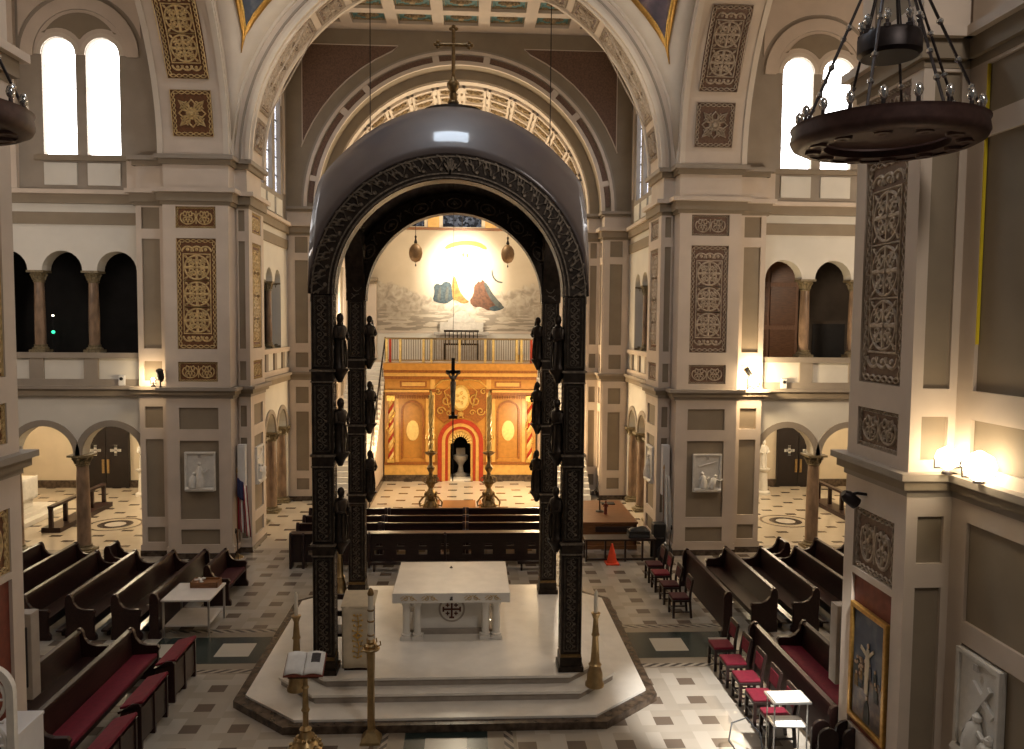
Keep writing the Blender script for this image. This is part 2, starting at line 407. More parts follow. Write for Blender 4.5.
# ------------------------------------------------------------------ scrollwork reliefs
def spiral(cx, cz, r, a0, turns, sgn, n=16):
    return [(cx+r*(1-.8*i/n)*cos(a0+sgn*turns*2*PI*i/n), cz+r*(1-.8*i/n)*sin(a0+sgn*turns*2*PI*i/n)) for i in range(n+1)]
def scrolls(mb, w, h, kind, t=.025, border=.13):
    """scrollwork drawn on a w x h field centred on the local origin"""
    b = border*min(w, h) if kind != 'tall' else .12*w
    if kind == 'tall': b = .13*w
    # chain border of two crossing waves
    def wave(p0, p1, ph):
        L = hypot(p1[0]-p0[0], p1[1]-p0[1]); n = max(6, int(L/(b*.33))); dx, dz = (p1[0]-p0[0])/L, (p1[1]-p0[1])/L
        per = max(1, round(L/(b*2)))
        return [(p0[0]+dx*L*i/n - dz*b*.28*sin(2*PI*per*i/n+ph), p0[1]+dz*L*i/n + dx*b*.28*sin(2*PI*per*i/n+ph)) for i in range(n+1)]
    x, z = w/2-b*.5, h/2-b*.5
    cs = [(-x,-z),(x,-z),(x,z),(-x,z)]
    for i in range(4):
        for ph in (0, PI): mb.ribbon(wave(cs[i], cs[(i+1)%4], ph), b*.2, t)
    mb.ribbon(rect(-w/2+b*.06, w/2-b*.06, -h/2+b*.06, h/2-b*.06), b*.13, t, True)
    wi, hi = w-2.5*b, h-2.5*b
    if kind == 'tall':
        n = max(1, int(hi/wi)); cap = (hi-n*wi)/2; R = wi/2*.97
        for k in range(n):
            c = -hi/2+cap+wi*(k+.5); lw = wi*.072
            mb.ribbon(arcpts(0, c, R*.93, 0, 2*PI, 24)[:-1], lw, t, True)
            mb.ribbon(rect(-wi/2, wi/2, c-wi/2, c+wi/2), lw*.9, t, True)
            for q in range(4):
                a = q*PI/2
                mb.ribbon([(R*.12*cos(a), c+R*.12*sin(a)), (R*.9*cos(a), c+R*.9*sin(a))], lw*1.5, t)
                for sg in (1, -1):
                    a2 = a+sg*PI/4*.62
                    mb.ribbon(spiral(R*.53*cos(a2), c+R*.53*sin(a2), R*.26, a2, 1.2, sg), lw, t)
                mb.ribbon([(R*.3*cos(a+PI/4), c+R*.3*sin(a+PI/4)), (R*1.3*cos(a+PI/4), c+R*1.3*sin(a+PI/4))], lw*.8, t)
                mb.disc((R*1.17*cos(a+PI/4), c+R*1.17*sin(a+PI/4)), R*.1, t)
            mb.disc((0, c), R*.13, t*1.4)
        if cap > .12*wi:
            for sz in (-1, 1):
                for ux in (-.33, 0, .33):
                    zc = sz*(hi/2-cap*.5)
                    mb.ribbon(arcpts(ux*wi, zc-sz*cap*.3, cap*.62, sz*.1, sz*(PI-.1), 8), lw, t); mb.disc((ux*wi, zc), cap*.2, t)
    elif kind == 'hearts':
        n = 2; ww = wi/n; lw = hi*.10
        for k in range(n):
            cx = -wi/2+ww*(k+.5)
            for sg in (1, -1):
                mb.ribbon([(cx, -hi*.46)] + [(cx+sg*ww*.46*sin(a*PI/10), -hi*.46+hi*.92*(1-cos(a*PI/10))/2*(.9 if a > 7 else 1)) for a in range(1, 9)] + spiral(cx+sg*ww*.2, hi*.22, ww*.18, PI/2, .9, sg, 10), lw, t)
                mb.ribbon(spiral(cx+sg*ww*.15, -hi*.12, ww*.16, -PI/2, 1.1, sg, 10), lw*.9, t)
                mb.ribbon([(cx, -hi*.4), (cx+sg*ww*.12, hi*.1), (cx, hi*.42)], lw*.8, t)
            mb.disc((cx, hi*.02), hi*.07, t)
        mb.ribbon([(0, -hi*.45), (0, hi*.45)], lw*.8, t)
    elif kind == 'rosette':
        R = min(wi, hi)/2; lw = R*.1
        for q in range(4):
            a = q*PI/2+PI/4; lf = [(.2,0),(.5,.17),(.85,.17),(1.28,0),(.85,-.17),(.5,-.17)]
            mb.ribbon([(R*(p*cos(a)-w_*sin(a)), R*(p*sin(a)+w_*cos(a))) for p, w_ in lf], lw*1.1, t*1.6, True); mb.ribbon([(R*.2*cos(a), R*.2*sin(a)), (R*1.2*cos(a), R*1.2*sin(a))], lw*1.2, t*1.8)
            a = q*PI/2
            mb.ribbon([(R*.25*cos(a-.5), R*.25*sin(a-.5)), (R*.75*cos(a-.35), R*.75*sin(a-.35)), (R*.98*cos(a), R*.98*sin(a)), (R*.75*cos(a+.35), R*.75*sin(a+.35)), (R*.25*cos(a+.5), R*.25*sin(a+.5))], lw*1.4, t*1.4)
            for sg in (-1, 1): mb.ribbon(spiral(R*.72*cos(a+sg*.45), R*.72*sin(a+sg*.45), R*.2, a, 1.1, sg, 10), lw, t)
        for q in range(8): mb.disc((R*.34*cos(q*PI/4), R*.34*sin(q*PI/4)), R*.13, t*2)
        mb.disc((0,0), R*.26, t*3)
    elif kind == 'vine':
        lw = wi*.1; n = max(1, round(hi/(wi*1.1)))
        mb.ribbon([(wi*.22*sin(2*PI*i/12), -hi/2+hi*i/(12*n)) for i in range(12*n+1)], lw, t)
        for k in range(2*n):
            zc = -hi/2+hi*(k+.5)/(2*n); sg = 1 if k % 2 else -1
            mb.ribbon(spiral(sg*wi*.18, zc, wi*.3, sg*PI/2, 1.1, sg, 10), lw, t)
            mb.disc((-sg*wi*.3, zc), wi*.13, t)
    return mb
RELIEF = {}
def relief(parent, w, h, kind, loc, rz, brown='relief_brown', gold='scroll_gold', name='relief_panel', border=.13):
    """carved panel: ground board and raised scrollwork, facing local -y"""
    key = (round(w,3), round(h,3), kind, brown, gold)
    if key not in RELIEF:
        g = MB().box(-w/2, w/2, 0, .03, -h/2, h/2).build(name, brown, parent)
        scrolls(MB(), w, h, kind, border=border).build('scrollwork', gold, g)
        RELIEF[key] = g
    else:
        g = dup_part(RELIEF[key], parent)
    g.location = loc; g.rotation_euler = (0,0,rz); return g

# ------------------------------------------------------------------ levels of the elevation
LOW = [(.42,.86),(1.15,3.42),(3.74,4.36)]
UP = [(5.10,5.66),(6.02,9.12),(9.40,10.0)]
def mir(s): return None if s < 0 else (lambda p: (-p[0], p[1], p[2]))
def face(mb, M, u0, u1, z0, z1, rects, t=.06, frame='cream', fill='taupe', skip=()):
    """raised frame with sunk panels; M's local -y is outward"""
    o = mb.M; mb.M = M
    mb.mat(frame).poly([rect(u0,u1,z0,z1)]+[rect(*r) for r in rects], -t, 0)
    for i, r in enumerate(rects):
        if i not in skip: mb.mat(fill).box(r[0]-.01, r[1]+.01, -.012, .0, r[2]-.01, r[3]+.01)
    mb.M = o
def steps(mb, x0, x1, y0, y1, lst):
    for z0, z1, e, m in lst: mb.mat(m).box(x0-e, x1+e, y0-e, y1+e, z0, z1)
C_LOW = [(4.62,4.72,.07,'taupe_grey'),(4.72,4.85,.15,'taupe'),(4.85,4.94,.22,'taupe_grey')]
C_MID = [(10.04,10.14,.07,'taupe'),(10.14,10.38,.14,'taupe'),(10.38,10.5,.24,'cream')]
C_TOP = [(11.16,11.3,.08,'taupe'),(11.3,11.42,.18,'taupe_grey')]
BASE = [(0,.17,.06,'marble_dark'),(.17,.34,.05,'cream')]

def rows(a, b, z): return [(a, b, q[0], q[1]) for q in z]
# ------------------------------------------------------------------ floor
MB().box(-19, 19, -2, 38.2, -.2, 0).build('floor', 'floor_marble', kind='structure')

# ------------------------------------------------------------------ crossing piers (far pair, then near pair)
for s in (-1, 1):
    side = 'left' if s < 0 else 'right'
    gold, brown = ('scroll_gold', 'relief_brown') if s < 0 else ('scroll_pale', 'relief_taupe')
    W = struct('wall_crossing_'+side)
    mb = MB(); mb.fn = mir(s)
    blocks = [(-8.2,-6.4,23.06,25.3), (-9.05,-8.2,23.36,25.1), (-6.4,-6.06,23.66,25.24)]
    for b in blocks:
        mb.mat('cream').box(b[0], b[1], b[2], b[3], 0, 11.3)
        steps(mb, *b, BASE)
    fy = lambda y: frame_matrix((0,y,0), '-y'); fx = lambda x: frame_matrix((x,0,0), '+x')
    sk = (3,4,5)
    face(mb, fy(23.06), -8.2, -6.4, .34, 10.04, rows(-7.85,-6.75,LOW)+rows(-7.85,-6.75,UP), skip=sk)
    face(mb, fy(23.36), -9.05, -8.26, .34, 10.04, rows(-8.9,-8.4,LOW)+rows(-8.9,-8.4,UP))
    face(mb, fy(23.66), -6.34, -6.0, .34, 10.04, rows(-6.31,-6.12,LOW)+rows(-6.31,-6.12,UP))
    face(mb, fx(-6.06), 23.66, 25.24, .34, 10.04, rows(23.95,24.95,LOW)+rows(23.95,24.95,UP), skip=sk)
    mb.build('pier_body', parent=W)
    T = MB(); T.fn = mir(s)
    for b in blocks:
        for c in (C_LOW, C_MID, C_TOP): steps(T, *b, c)
    T.build('cornice', parent=W)
    for q, kd in zip(UP, ('hearts','tall','hearts')):
        relief(W, 1.10, q[1]-q[0], kd, (s*7.30, 23.05, (q[0]+q[1])/2), 0, brown, gold)
        relief(W, 1.00, q[1]-q[0], kd, (s*6.045, 24.45, (q[0]+q[1])/2), -s*PI/2, 'relief_brown', 'scroll_gold' if s < 0 else 'scroll_pale')
    # near pier
    N_ = struct('wall_nave_'+side)
    mb = MB(); mb.fn = mir(s)
    nb = [(-8.2,-6.06,9.98,11.58), (-9.2,-6.66,4.0,9.98), (-9.2,-6.46,11.2,11.86)]
    for b in nb:
        mb.mat('cream').box(b[0], b[1], b[2], b[3], 0, 13.5); steps(mb, *b, BASE)
    nlow = [(.95,3.2),(3.3,4.2)]
    face(mb, fx(-6.06), 9.98, 11.58, .34, 10.04, [(10.2,11.3,a,b) for a, b in nlow]+rows(10.2,11.3,UP), skip=(1,2,3,4), fill='panel_red')
    face(mb, fy(9.98), -6.66, -6.0, .34, 10.04, rows(-6.5,-6.15,LOW)+rows(-6.5,-6.15,UP))
    face(mb, fx(-6.66), 6.0, 9.92, .34, 10.04, rows(8.15,9.6,[(.42,2.82),(3.1,4.36)])+rows(8.15,9.6,UP)+rows(6.4,7.85,UP))
    face(mb, fx(-6.06), 9.98, 11.58, 10.5, 13.5, [(10.2,11.3,10.9,13.1)]); face(mb, fx(-6.66), 6.0, 9.92, 10.5, 13.5, [(8.15,9.6,10.9,13.1)])
    mb.build('pier_body', parent=N_)
    T = MB(); T.fn = mir(s)
    for b in nb:
        for c in (C_LOW, C_MID): steps(T, *b, c)
    T.build('cornice', parent=N_)
    for q, kd in zip(UP, ('hearts','tall','hearts')):
        relief(N_, 1.10, q[1]-q[0], kd, (s*6.045, 10.75, (q[0]+q[1])/2), -s*PI/2, brown, gold)
    relief(N_, 1.10, .9, 'hearts', (s*6.045, 10.75, 3.75), -s*PI/2, brown, gold)
    st = MB(); st.fn = mir(s)
    st.box(-6.66+.02, -6.66+.055, 9.58, 9.602, 6.6, 10.0); st.build('yellow_edge_strip', 'yellow_strip', N_)

# ------------------------------------------------------------------ columns
def column_mb(x, y, z0, z1, r, capm='capital_bronze', shaft='column_marble'):
    H = z1-z0; hc = min(.34, .17*H); hb = min(.22, .1*H)
    mb = MB()
    mb.mat(shaft).lathe([(r, z0+hb), (r*1.0, z0+H*.4), (r*.86, z1-hc)], (x,y,0), 16)
    mb.mat(capm).box(x-r*1.5, x+r*1.5, y-r*1.5, y+r*1.5, z0, z0+hb*.35)
    mb.lathe([(r*1.45, z0+hb*.35), (r*1.5, z0+hb*.55), (r*1.12, z0+hb*.75), (r*1.2, z0+hb)], (x,y,0), 16)
    mb.lathe([(r*.95, z1-hc), (r*1.05, z1-hc*.92), (r*.92, z1-hc*.85), (r*1.15, z1-hc*.5), (r*1.0, z1-hc*.48), (r*1.55, z1-hc*.18)], (x,y,0), 16)
    for k in range(8):
        a = k*PI/4
        mb.tube([(x+r*cos(a), y+r*sin(a), z1-hc*.8), (x+r*1.25*cos(a), y+r*1.25*sin(a), z1-hc*.45), (x+r*1.5*cos(a), y+r*1.5*sin(a), z1-hc*.3)], r*.18, 5)
    mb.box(x-r*1.6, x+r*1.6, y-r*1.6, y+r*1.6, z1-hc*.18, z1)
    return mb
def place_column(parent, s, x, y, z0, z1, r, **k):
    mb = column_mb(s*abs(x), y, z0, z1, r, **k); mb.build('column', parent=parent, smooth=True)

def arcade_hole(cs, R, z0, zs, n=12):
    """joined openings over a common sill; the piers between them are columns"""
    P = [(cs[0]-R, z0)]
    for c in cs: P += arcpts(c, zs, R, PI, 0, n)
    return P + [(cs[-1]+R, z0)]
def ring(mb, c, zs, r0, r1, d0, d1, legs=0., n=20):
    a = arcpts(c, zs, r1, 0, PI, n); b = arcpts(c, zs, r0, PI, 0, n)
    if legs: a = [(c+r1, zs-legs)]+a+[(c-r1, zs-legs)]; b = [(c-r0, zs-legs)]+b+[(c+r0, zs-legs)]
    mb.poly([a+b], d0, d1)

# ------------------------------------------------------------------ transept walls with arcade, gallery and clerestory
for s in (-1, 1):
    side = 'left' if s < 0 else 'right'
    W = struct('wall_transept_'+side)
    mb = MB(); mb.fn = mir(s); mb.M = frame_matrix((0,23.6,0), '-y')
    lowc = [-13.82,-11.90,-9.98]; galc = [-14.29,-12.77,-11.25,-9.73]
    out = [(-15.2,0)] + arcade_hole(lowc, .86, 0, 2.9) + [(-9.0,0),(-9.0,10.1),(-15.2,10.1)]
    mb.mat('white_wall').poly([out, arcade_hole(galc, .56, 5.86, 8.22)], 0, .5)
    for c in lowc: ring(mb.mat('taupe_grey'), c, 2.9, .85, 1.03, -.04, .02, 0)
    mb.mat('taupe').box(-15.2, -9.0, -.05, .02, 9.52, 9.86)
    # parapet of the gallery
    mb.mat('taupe_grey').box(-15.2, -9.0, -.10, .02, 5.72, 5.88).box(-15.2, -9.0, -.08, .02, 4.94, 5.12)
    for x in (-13.53,-12.01,-10.49): mb.box(x-.2, x+.2, -.06, .02, 5.12, 5.72)
    mb.mat('taupe_grey').box(-15.2, -9.0, -.2, .02, 4.84, 4.94).mat('taupe').box(-15.2, -9.0, -.13, .02, 4.64, 4.84)
    mb.box(-15.2, -9.0, -.12, .02, 10.1, 10.36).mat('cream').box(-15.2, -9.0, -.22, .02, 10.36, 10.48)
    # clerestory
    lan = [-14.6,-13.4,-11.2,-10.0]
    up = [rect(-15.2,-8.15,10.48,18.)] + [archloop(c, .46, 11.48, 14.24, 12) for c in lan]
    mb.mat('taupe_grey').poly(up, .0, .45)
    for cc in (-14.0, -10.6):
        ring(mb.mat('cream'), cc, 14.2, 1.28, 1.62, -.06, .02, 0, 24)
        for c in (cc-.6, cc+.6): ring(mb.mat('cream_light'), c, 14.24, .47, .595, -.04, .02, 0, 16)
        mb.mat('cream').poly([arcpts(cc, 14.2, 1.27, .02, PI-.02, 20)+arcpts(cc-.6, 14.24, .60, PI, .05, 12)+arcpts(cc+.6, 14.24, .60, PI-.05, 0, 12)], -.03, .01)
        mb.mat('taupe').poly([arcpts(cc, 14.3, 1.08, .5, PI-.5, 16)+arcpts(cc-.6, 14.24, .72, PI*.70, PI*.20, 8)+arcpts(cc+.6, 14.24, .72, PI*.80, PI*.30, 8)], -.05, .01)
        for c in (cc-.6, cc+.6): mb.mat('white_wall').box(c-.45, c+.45, -.05, .02, 10.62, 11.24)
        mb.mat('taupe').box(cc-1.3, cc+1.3, -.1, .02, 11.3, 11.44)
    mb.mat('cream').poly([[(-9.0,18.)]+arcpts(-10.6, 14.2, 1.75, .3, PI-.3, 20)+[(-12.25,18.)]], -.03, .01)
    for tx, tz in ((-9.05,16.9),(-12.0,16.55)): mb.mat('taupe').poly([[(tx-.32,tz+.4),(tx,tz-.25),(tx+.32,tz+.4)]], -.05, -.02)
    mb.mat('cream').box(-12.95, -12.35, -.15, .02, 10.5, 18.)
    mb.mat('cream').box(-9.35, -9.0, -.12, .02, 10.48, 11.3)
    mb.build('wall_body', parent=W)
    for x in (-13.53,-12.01,-10.49): place_column(W, s, x, 23.82, 5.88, 8.22, .15)
    for x in (-12.86,-10.94): place_column(W, s, x, 23.85, 0, 2.9, .19)
    for k, c in enumerate(lan):
        w = MB(); w.fn = mir(s); w.M = frame_matrix((0,23.6,0), '-y')
        w.mat('window_sky').poly([archloop(c, .455, 11.49, 14.24, 12)], .2, .22)
        w.mat('iron')
        for j in range(1, 5): w.box(c-.45, c+.45, .18, .195, 11.48+j*.62, 11.495+j*.62)
        w.build('window_%d' % (k+1+(4 if s > 0 else 0)), kind='structure')
    # end wall, ceiling and the room behind the gallery
    e = MB(); e.fn = mir(s)
    e.mat('cream').box(-15.6, -15.2, 11.2, 24., 0, 18.); e.box(-15.6, -8.2, 11.4, 24.1, 18., 18.2)
    e.mat('white_wall').box(-18.2, -6.9, 24.1, 33.6, 4.72, 5.0)
    e.mat('chapel_wall').box(-18.4, -6.9, 33.2, 33.5, 0, 4.72).box(-18.5, -18.2, 24.1, 33.5, 0, 4.72).box(-18.4,-15.2,23.6,24.1,0,4.72)
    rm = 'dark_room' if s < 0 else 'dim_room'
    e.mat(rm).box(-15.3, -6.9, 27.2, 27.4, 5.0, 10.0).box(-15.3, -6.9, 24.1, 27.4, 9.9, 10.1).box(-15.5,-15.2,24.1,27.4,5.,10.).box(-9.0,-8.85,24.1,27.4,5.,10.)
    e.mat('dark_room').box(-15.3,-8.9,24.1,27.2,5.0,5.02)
    e.mat('marble_dark').box(-18.2,-7,33.1,33.2,0,.3)
    e.build('room_shell', parent=W)
    # door with cross inlays in the chapel's back wall
    D = struct('door_%d' % (1 if s < 0 else 2))
    d = MB(); d.mat('door_black').box(s*14.35-.78, s*14.35-.012, 33.02, 33.14, .02, 2.45).box(s*14.35+.012, s*14.35+.78, 33.02, 33.14, .02, 2.45)
    d.box(s*14.35-.9, s*14.35-.78, 33.0, 33.2, 0, 2.56).box(s*14.35+.78, s*14.35+.9, 33.0, 33.2, 0, 2.56).box(s*14.35-.9, s*14.35+.9, 33.0, 33.2, 2.45, 2.56)
    d.build('door_leaf', parent=D)
    for q in (-1, 1):
        cx = s*14.35+q*.4
        c = MB().box(cx-.055, cx+.055, 33.0, 33.02, 1.35, 1.75).box(cx-.16, cx+.16, 33.0, 33.02, 1.505, 1.595)
        for k, (ax, az) in enumerate(((-.16,1.55),(.16,1.55),(0,1.39),(0,1.71))): c.box(cx+ax-.055, cx+ax+.055, 33.0, 33.02, az-.055, az+.055)
        c.build('cross_inlay', 'white_plastic', D)
        MB().box(s*14.35+q*.1-.045, s*14.35+q*.1+.045, 32.98, 33.02, .62, 1.18).build('push_plate', 'brass', D)

# things seen in the gallery rooms
r = thing('signal_lamp', 'small glowing green lamp in the dark gallery', 'lamp', (-13.05,26.6,5.02))
MB().lathe([(.14,0),(.12,.03),(.018,.05),(.018,1.35)], seg=10).build('stand', 'black', r, True)
MB().lathe([(.03,1.35),(.06,1.40),(.03,1.45)], seg=10).build('lamp_lens', 'led_green', r, True)
MB().lathe([(.016,1.35),(.016,1.9)], seg=8).build('upper_stand', 'black', r); MB().lathe([(.02,1.9),(.035,1.93),(.02,1.96)], seg=10).build('pilot_light', 'bulb_warm', r, True)
W2 = MB(); W2.mat('wood_door').box(9.2, 11.2, 26.0, 26.1, 5.02, 9.4)
W2.mat('wood_brown')
for x0, x1 in ((9.3,10.15),(10.25,11.1)):
    W2.box(x0, x1, 25.95, 26.0, 5.2, 6.7).box(x0, x1, 25.95, 26.0, 6.85, 8.1).box(x0, x1, 25.95, 26.0, 8.25, 9.3)
r = W2.build('panelled_screen', label='brown panelled wooden screen standing behind the gallery arch beside the bright floodlight', cat='screen')
W2 = MB(); W2.mat('dim_room').box(11.6, 12.9, 26.0, 26.4, 5.02, 7.0); W2.mat('black').box(11.7,12.8,25.97,26.0,5.1,6.9)
W2.build('cabinet', label='grey cabinet deep in the gallery beside the panelled screen', cat='cabinet')
for s, x in ((-1, -9.60), (1, 9.78)):
    r = thing('security_camera', ('small white security camera on the gallery ledge beneath the dark arches' if s < 0 else 'small white security camera on the gallery ledge near the panelled screen'), 'camera', (x, 23.48, 4.94), 0)
    MB().box(-.09,.09,-.05,.05,.0,.30).build('camera_body', 'white_plastic', r, bevel=.02)
    MB().lathe([(.05,0),(.045,.02)], seg=12).build('lens', 'black', r).rotation_euler = (PI/2,0,0)
    r.children[1].location = (0,-.05,.2)

# ------------------------------------------------------------------ crossing vault: arches, sail vault, pendentive paintings
ZC = 11.42
A_, B_, YC = 6.4, 6.1, 17.4
RS = sqrt(A_*A_+B_*B_)
E_ = struct('wall_arch_east')
mb = MB()
ring(mb.mat('cream'), 0, ZC, 5.95, 6.55, 23.5, 25.3, 0, 48)
ring(mb.mat('cream_light'), 0, ZC, 5.93, 6.05, 23.44, 23.52, 0, 48); ring(mb, 0, ZC, 6.36, 6.44, 23.42, 23.52, 0, 48)
ring(mb.mat('taupe_grey'), 0, ZC, 6.16, 6.22, 23.46, 23.52, 0, 48)
ring(mb.mat('cream_light'), 0, ZC, 5.88, 5.97, 23.62, 23.72, 0, 48); ring(mb, 0, ZC, 5.88, 5.97, 24.98, 25.08, 0, 48)
mb.mat('taupe').poly([[(-6.6,ZC),(-6.6,17.9),(6.6,17.9),(6.6,ZC)]+arcpts(0,ZC,6.4,0,PI,40)], 25.1, 25.3)
mb.build('arch_body', parent=E_)
def soffit_map(R, yc):
    """local (u across the soffit, v along it) wrapped under the east arch"""
    return lambda p: ((R+p[1])*cos(p[2]/R), yc+p[0], ZC+(R+p[1])*sin(p[2]/R))
seg = [(3.5,12.5,'rosette'),(14.5,44.,'tall'),(46.,55.,'rosette'),(57.,86.,'tall')]
for sgn in (0, 1):
    for a0, a1, kd in seg:
        L = radians(a1-a0)*5.95; am = radians((a0+a1)/2)
        am = am if not sgn else PI-am
        b = MB(); b.fn = soffit_map(5.95, 24.35)
        b.M = Matrix.Translation((0,0,am*5.95))
        b.mat('relief_taupe')
        n = 10
        b.add([(-.5,-.012,-L/2+L*i/n) for i in range(n+1)]+[(.5,-.012,-L/2+L*i/n) for i in range(n+1)], [(i,i+1,n+2+i,n+1+i) for i in range(n)])
        g = b.build('soffit_panel', parent=E_)
        b = MB(); b.fn = soffit_map(5.95, 24.35); b.M = Matrix.Translation((0,-.015,am*5.95))
        scrolls(b, 1.0, L, kd, .035).build('scrollwork', 'scroll_pale', g)
for s in (-1, 1):
    T_ = struct('wall_arch_'+('left' if s < 0 else 'right'))
    mb = MB(); mb.fn = mir(s); mb.M = Matrix.Translation((0,0,0)) @ frame_matrix((-6.4,0,0), '+x')
    ring(mb.mat('cream'), YC, ZC, 5.6, 6.2, 0, 1.85, 0, 48)
    ring(mb.mat('cream_light'), YC, ZC, 5.56, 5.66, -.05, .1, 0, 48); ring(mb, YC, ZC, 5.74, 5.78, -.05, .01, 0, 48); ring(mb, YC, ZC, 5.56, 5.66, 1.75, 1.9, 0, 48)
    mb.mat('taupe_grey').poly([[(YC-6.6,ZC),(YC-6.6,18.),(YC+6.6,18.),(YC+6.6,ZC)]+arcpts(YC,ZC,6.1,0,PI,40)], 1.6, 1.85)
    mb.build('arch_body', parent=T_)
    gold, brown = ('scroll_gold', 'relief_brown') if s < 0 else ('scroll_pale', 'relief_taupe')
    for a0, a1, kd in ((5.,17.6,'rosette'),(20.5,44.,'tall'),(47.,59.,'rosette')):
        L = radians(a1-a0)*5.6; am = radians((a0+a1)/2)
        wrap = lambda p: (s*(7.30 + p[0]), YC+(5.6+p[1])*cos(p[2]/5.6), ZC+(5.6+p[1])*sin(p[2]/5.6))
        b = MB(); b.fn = wrap; b.M = Matrix.Translation((0,0,am*5.6)); n = 10
        b.add([(-.55,-.012,-L/2+L*i/n) for i in range(n+1)]+[(.55,-.012,-L/2+L*i/n) for i in range(n+1)], [(i,i+1,n+2+i,n+1+i) for i in range(n)])
        g = b.build('soffit_panel', brown, T_)
        b = MB(); b.fn = wrap; b.M = Matrix.Translation((0,-.015,am*5.6))
        scrolls(b, 1.1, L, kd, .035).build('scrollwork', gold, g)
V_ = MB()
def sail(u, v):
    x = -A_+2*A_*u; y = -B_+2*B_*v
    return (x, YC+y, ZC+sqrt(max(0, RS*RS-x*x-y*y)))
V_.grid(sail, 48, 48).build('ceiling', 'cream_light', kind='structure', smooth=True, solid=.05)
for s in (-1, 1):
    P_ = thing('pendentive_painting', ('gold-framed triangular painting on a dark blue ground in the pendentive above the flag pier' if s < 0 else 'gold-framed triangular painting in mauve tones in the pendentive over the vestment pier'), 'painting')
    def patch(z0, z1, m, off, n=10):
        V = []; 
        for i in range(n+1):
            z = z0+(z1-z0)*i/n; rho = sqrt(RS*RS-(z-ZC)**2)
            a0 = math.acos(min(1, A_/rho))+m/rho; a1 = math.asin(min(1, B_/rho))-m/rho
            if a0 > a1: a0 = a1 = (a0+a1)/2
            for j in range(7):
                a = a0+(a1-a0)*j/6; k = 1-off/RS
                V.append((s*rho*cos(a)*k, YC+rho*sin(a)*k, ZC+(z-ZC)*k))
        return V, [(i*7+j, i*7+j+1, (i+1)*7+j+1, (i+1)*7+j) for i in range(n) for j in range(6)]
    MB().add(*patch(14.28, 18.6, .62, .08)).build('frame', 'gold_frame', P_, True, solid=.05)
    MB().add(*patch(14.95, 18.5, .82, .115)).build('canvas', 'paint_blue' if s < 0 else 'paint_mauve', P_, True, solid=.02)
    MB().add(*patch(14.72, 18.55, .76, .108)).build('inner_moulding', 'gold', P_, True, solid=.02)

